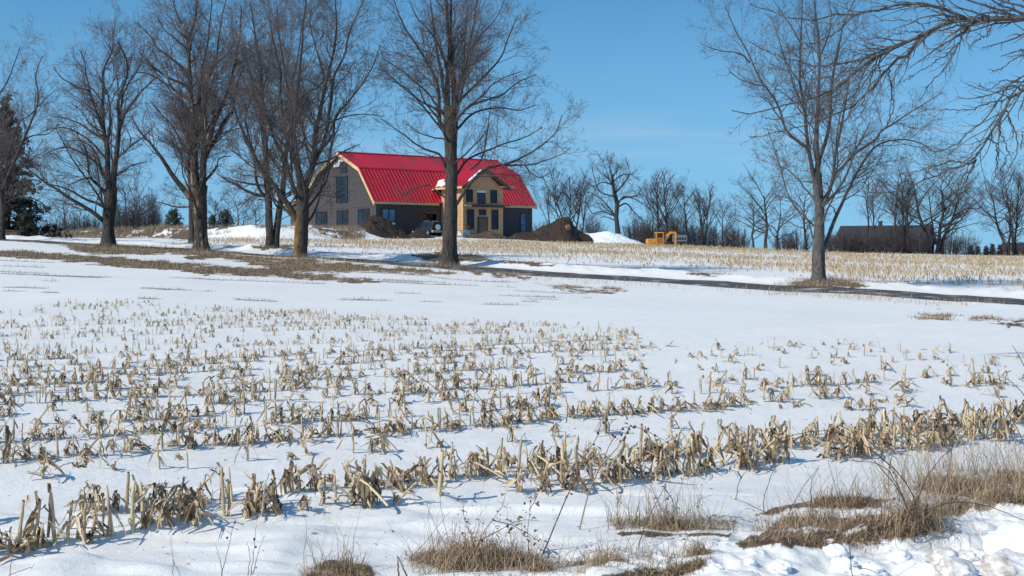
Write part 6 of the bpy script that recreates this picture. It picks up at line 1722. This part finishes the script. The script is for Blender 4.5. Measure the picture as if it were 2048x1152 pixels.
# ------------------------------------------------------------------ light, sky and camera
def setup():
    w = bpy.data.worlds.new('World'); S.world = w; w.use_nodes = True
    nt = w.node_tree; bg = nt.nodes['Background']
    sky = nt.nodes.new('ShaderNodeTexSky'); sky.sky_type = 'NISHITA'; sky.sun_disc = False
    sx, sy, el = -.83, -.56, math.radians(39)
    sky.sun_elevation = el; sky.sun_rotation = math.atan2(sx, sy)
    sky.air_density = 1.0; sky.dust_density = .25; sky.ozone_density = 2.0; sky.altitude = 300
    # look a little above the horizon haze, as on a very clear day
    tc = nt.nodes.new('ShaderNodeTexCoord')
    sep = nt.nodes.new('ShaderNodeSeparateXYZ'); nt.links.new(tc.outputs['Generated'], sep.inputs[0])
    ma = nt.nodes.new('ShaderNodeMath'); ma.operation = 'MULTIPLY_ADD'; ma.inputs[1].default_value = 1.6; ma.inputs[2].default_value = .13
    nt.links.new(sep.outputs['Z'], ma.inputs[0])
    cmb = nt.nodes.new('ShaderNodeCombineXYZ'); nt.links.new(sep.outputs['X'], cmb.inputs[0]); nt.links.new(sep.outputs['Y'], cmb.inputs[1]); nt.links.new(ma.outputs[0], cmb.inputs[2])
    nrm = nt.nodes.new('ShaderNodeVectorMath'); nrm.operation = 'NORMALIZE'; nt.links.new(cmb.outputs[0], nrm.inputs[0])
    nt.links.new(nrm.outputs[0], sky.inputs['Vector'])
    hs = nt.nodes.new('ShaderNodeHueSaturation'); hs.inputs['Saturation'].default_value = 1.2; hs.inputs['Hue'].default_value = .495; hs.inputs['Value'].default_value = 1.45
    nt.links.new(sky.outputs[0], hs.inputs['Color'])
    mu = nt.nodes.new('ShaderNodeMix'); mu.data_type = 'RGBA'; mu.blend_type = 'MULTIPLY'; mu.inputs[0].default_value = 1; mu.inputs[7].default_value = (.93, 1.2, 1.17, 1); nt.links.new(hs.outputs['Color'], mu.inputs[6])
    # a thin veil of cirrus low over the fields
    mp = nt.nodes.new('ShaderNodeMapping'); mp.inputs['Scale'].default_value = (5, 5, 60)
    nt.links.new(tc.outputs['Generated'], mp.inputs[0])
    nz = nt.nodes.new('ShaderNodeTexNoise'); nz.inputs['Scale'].default_value = 1.3; nz.inputs['Detail'].default_value = 5; nt.links.new(mp.outputs[0], nz.inputs['Vector'])
    band = ramp(nt, sep.outputs['Z'], [(.055, (0, 0, 0)), (.078, (1, 1, 1)), (.09, (1, 1, 1)), (.11, (0, 0, 0))])
    k = nt.nodes.new('ShaderNodeMath'); k.operation = 'MULTIPLY'; nt.links.new(band, k.inputs[0]); nt.links.new(maprange(nt, nz.outputs['Fac'], .45, .8, 0, .32), k.inputs[1])
    hz = ramp(nt, sep.outputs['Z'], [(.0, (.9, .9, .9)), (.03, (.7, .7, .7)), (.10, (.35, .35, .35)), (.19, (0, 0, 0))])
    c = mix(nt, hz, mu.outputs[2], (2.35, 4.85, 7.2))
    c = mix(nt, k.outputs[0], c, (5.2, 6.3, 7.4))
    nt.links.new(c, bg.inputs['Color']); bg.inputs['Strength'].default_value = .1
    sd = bpy.data.lights.new('sun', 'SUN'); sd.energy = 4.2; sd.angle = math.radians(.53); sd.color = (1, .92, .79)
    so = bpy.data.objects.new('sun', sd); COL.objects.link(so)
    v = Vector((sx / math.hypot(sx, sy) * math.cos(el), sy / math.hypot(sx, sy) * math.cos(el), math.sin(el)))
    so.rotation_euler = v.to_track_quat('Z', 'Y').to_euler(); so.location = v * 60
    cd = bpy.data.cameras.new('camera'); cam = bpy.data.objects.new('camera', cd); COL.objects.link(cam)
    cd.sensor_width = 36; cd.lens = 36 * F / 2048; cd.clip_end = 9000; cd.clip_start = .1
    cam.location = (0, 0, EYE); cam.rotation_euler = (math.radians(90), 0, 0); cd.shift_y = -(576 - HY) / 2048
    S.camera = cam
    S.view_settings.view_transform = 'Standard'; S.view_settings.look = 'None'; S.view_settings.exposure = 0
    S.view_settings.gamma = 1; S.view_settings.use_curve_mapping = False
    S.cycles.max_bounces = 6
setup()
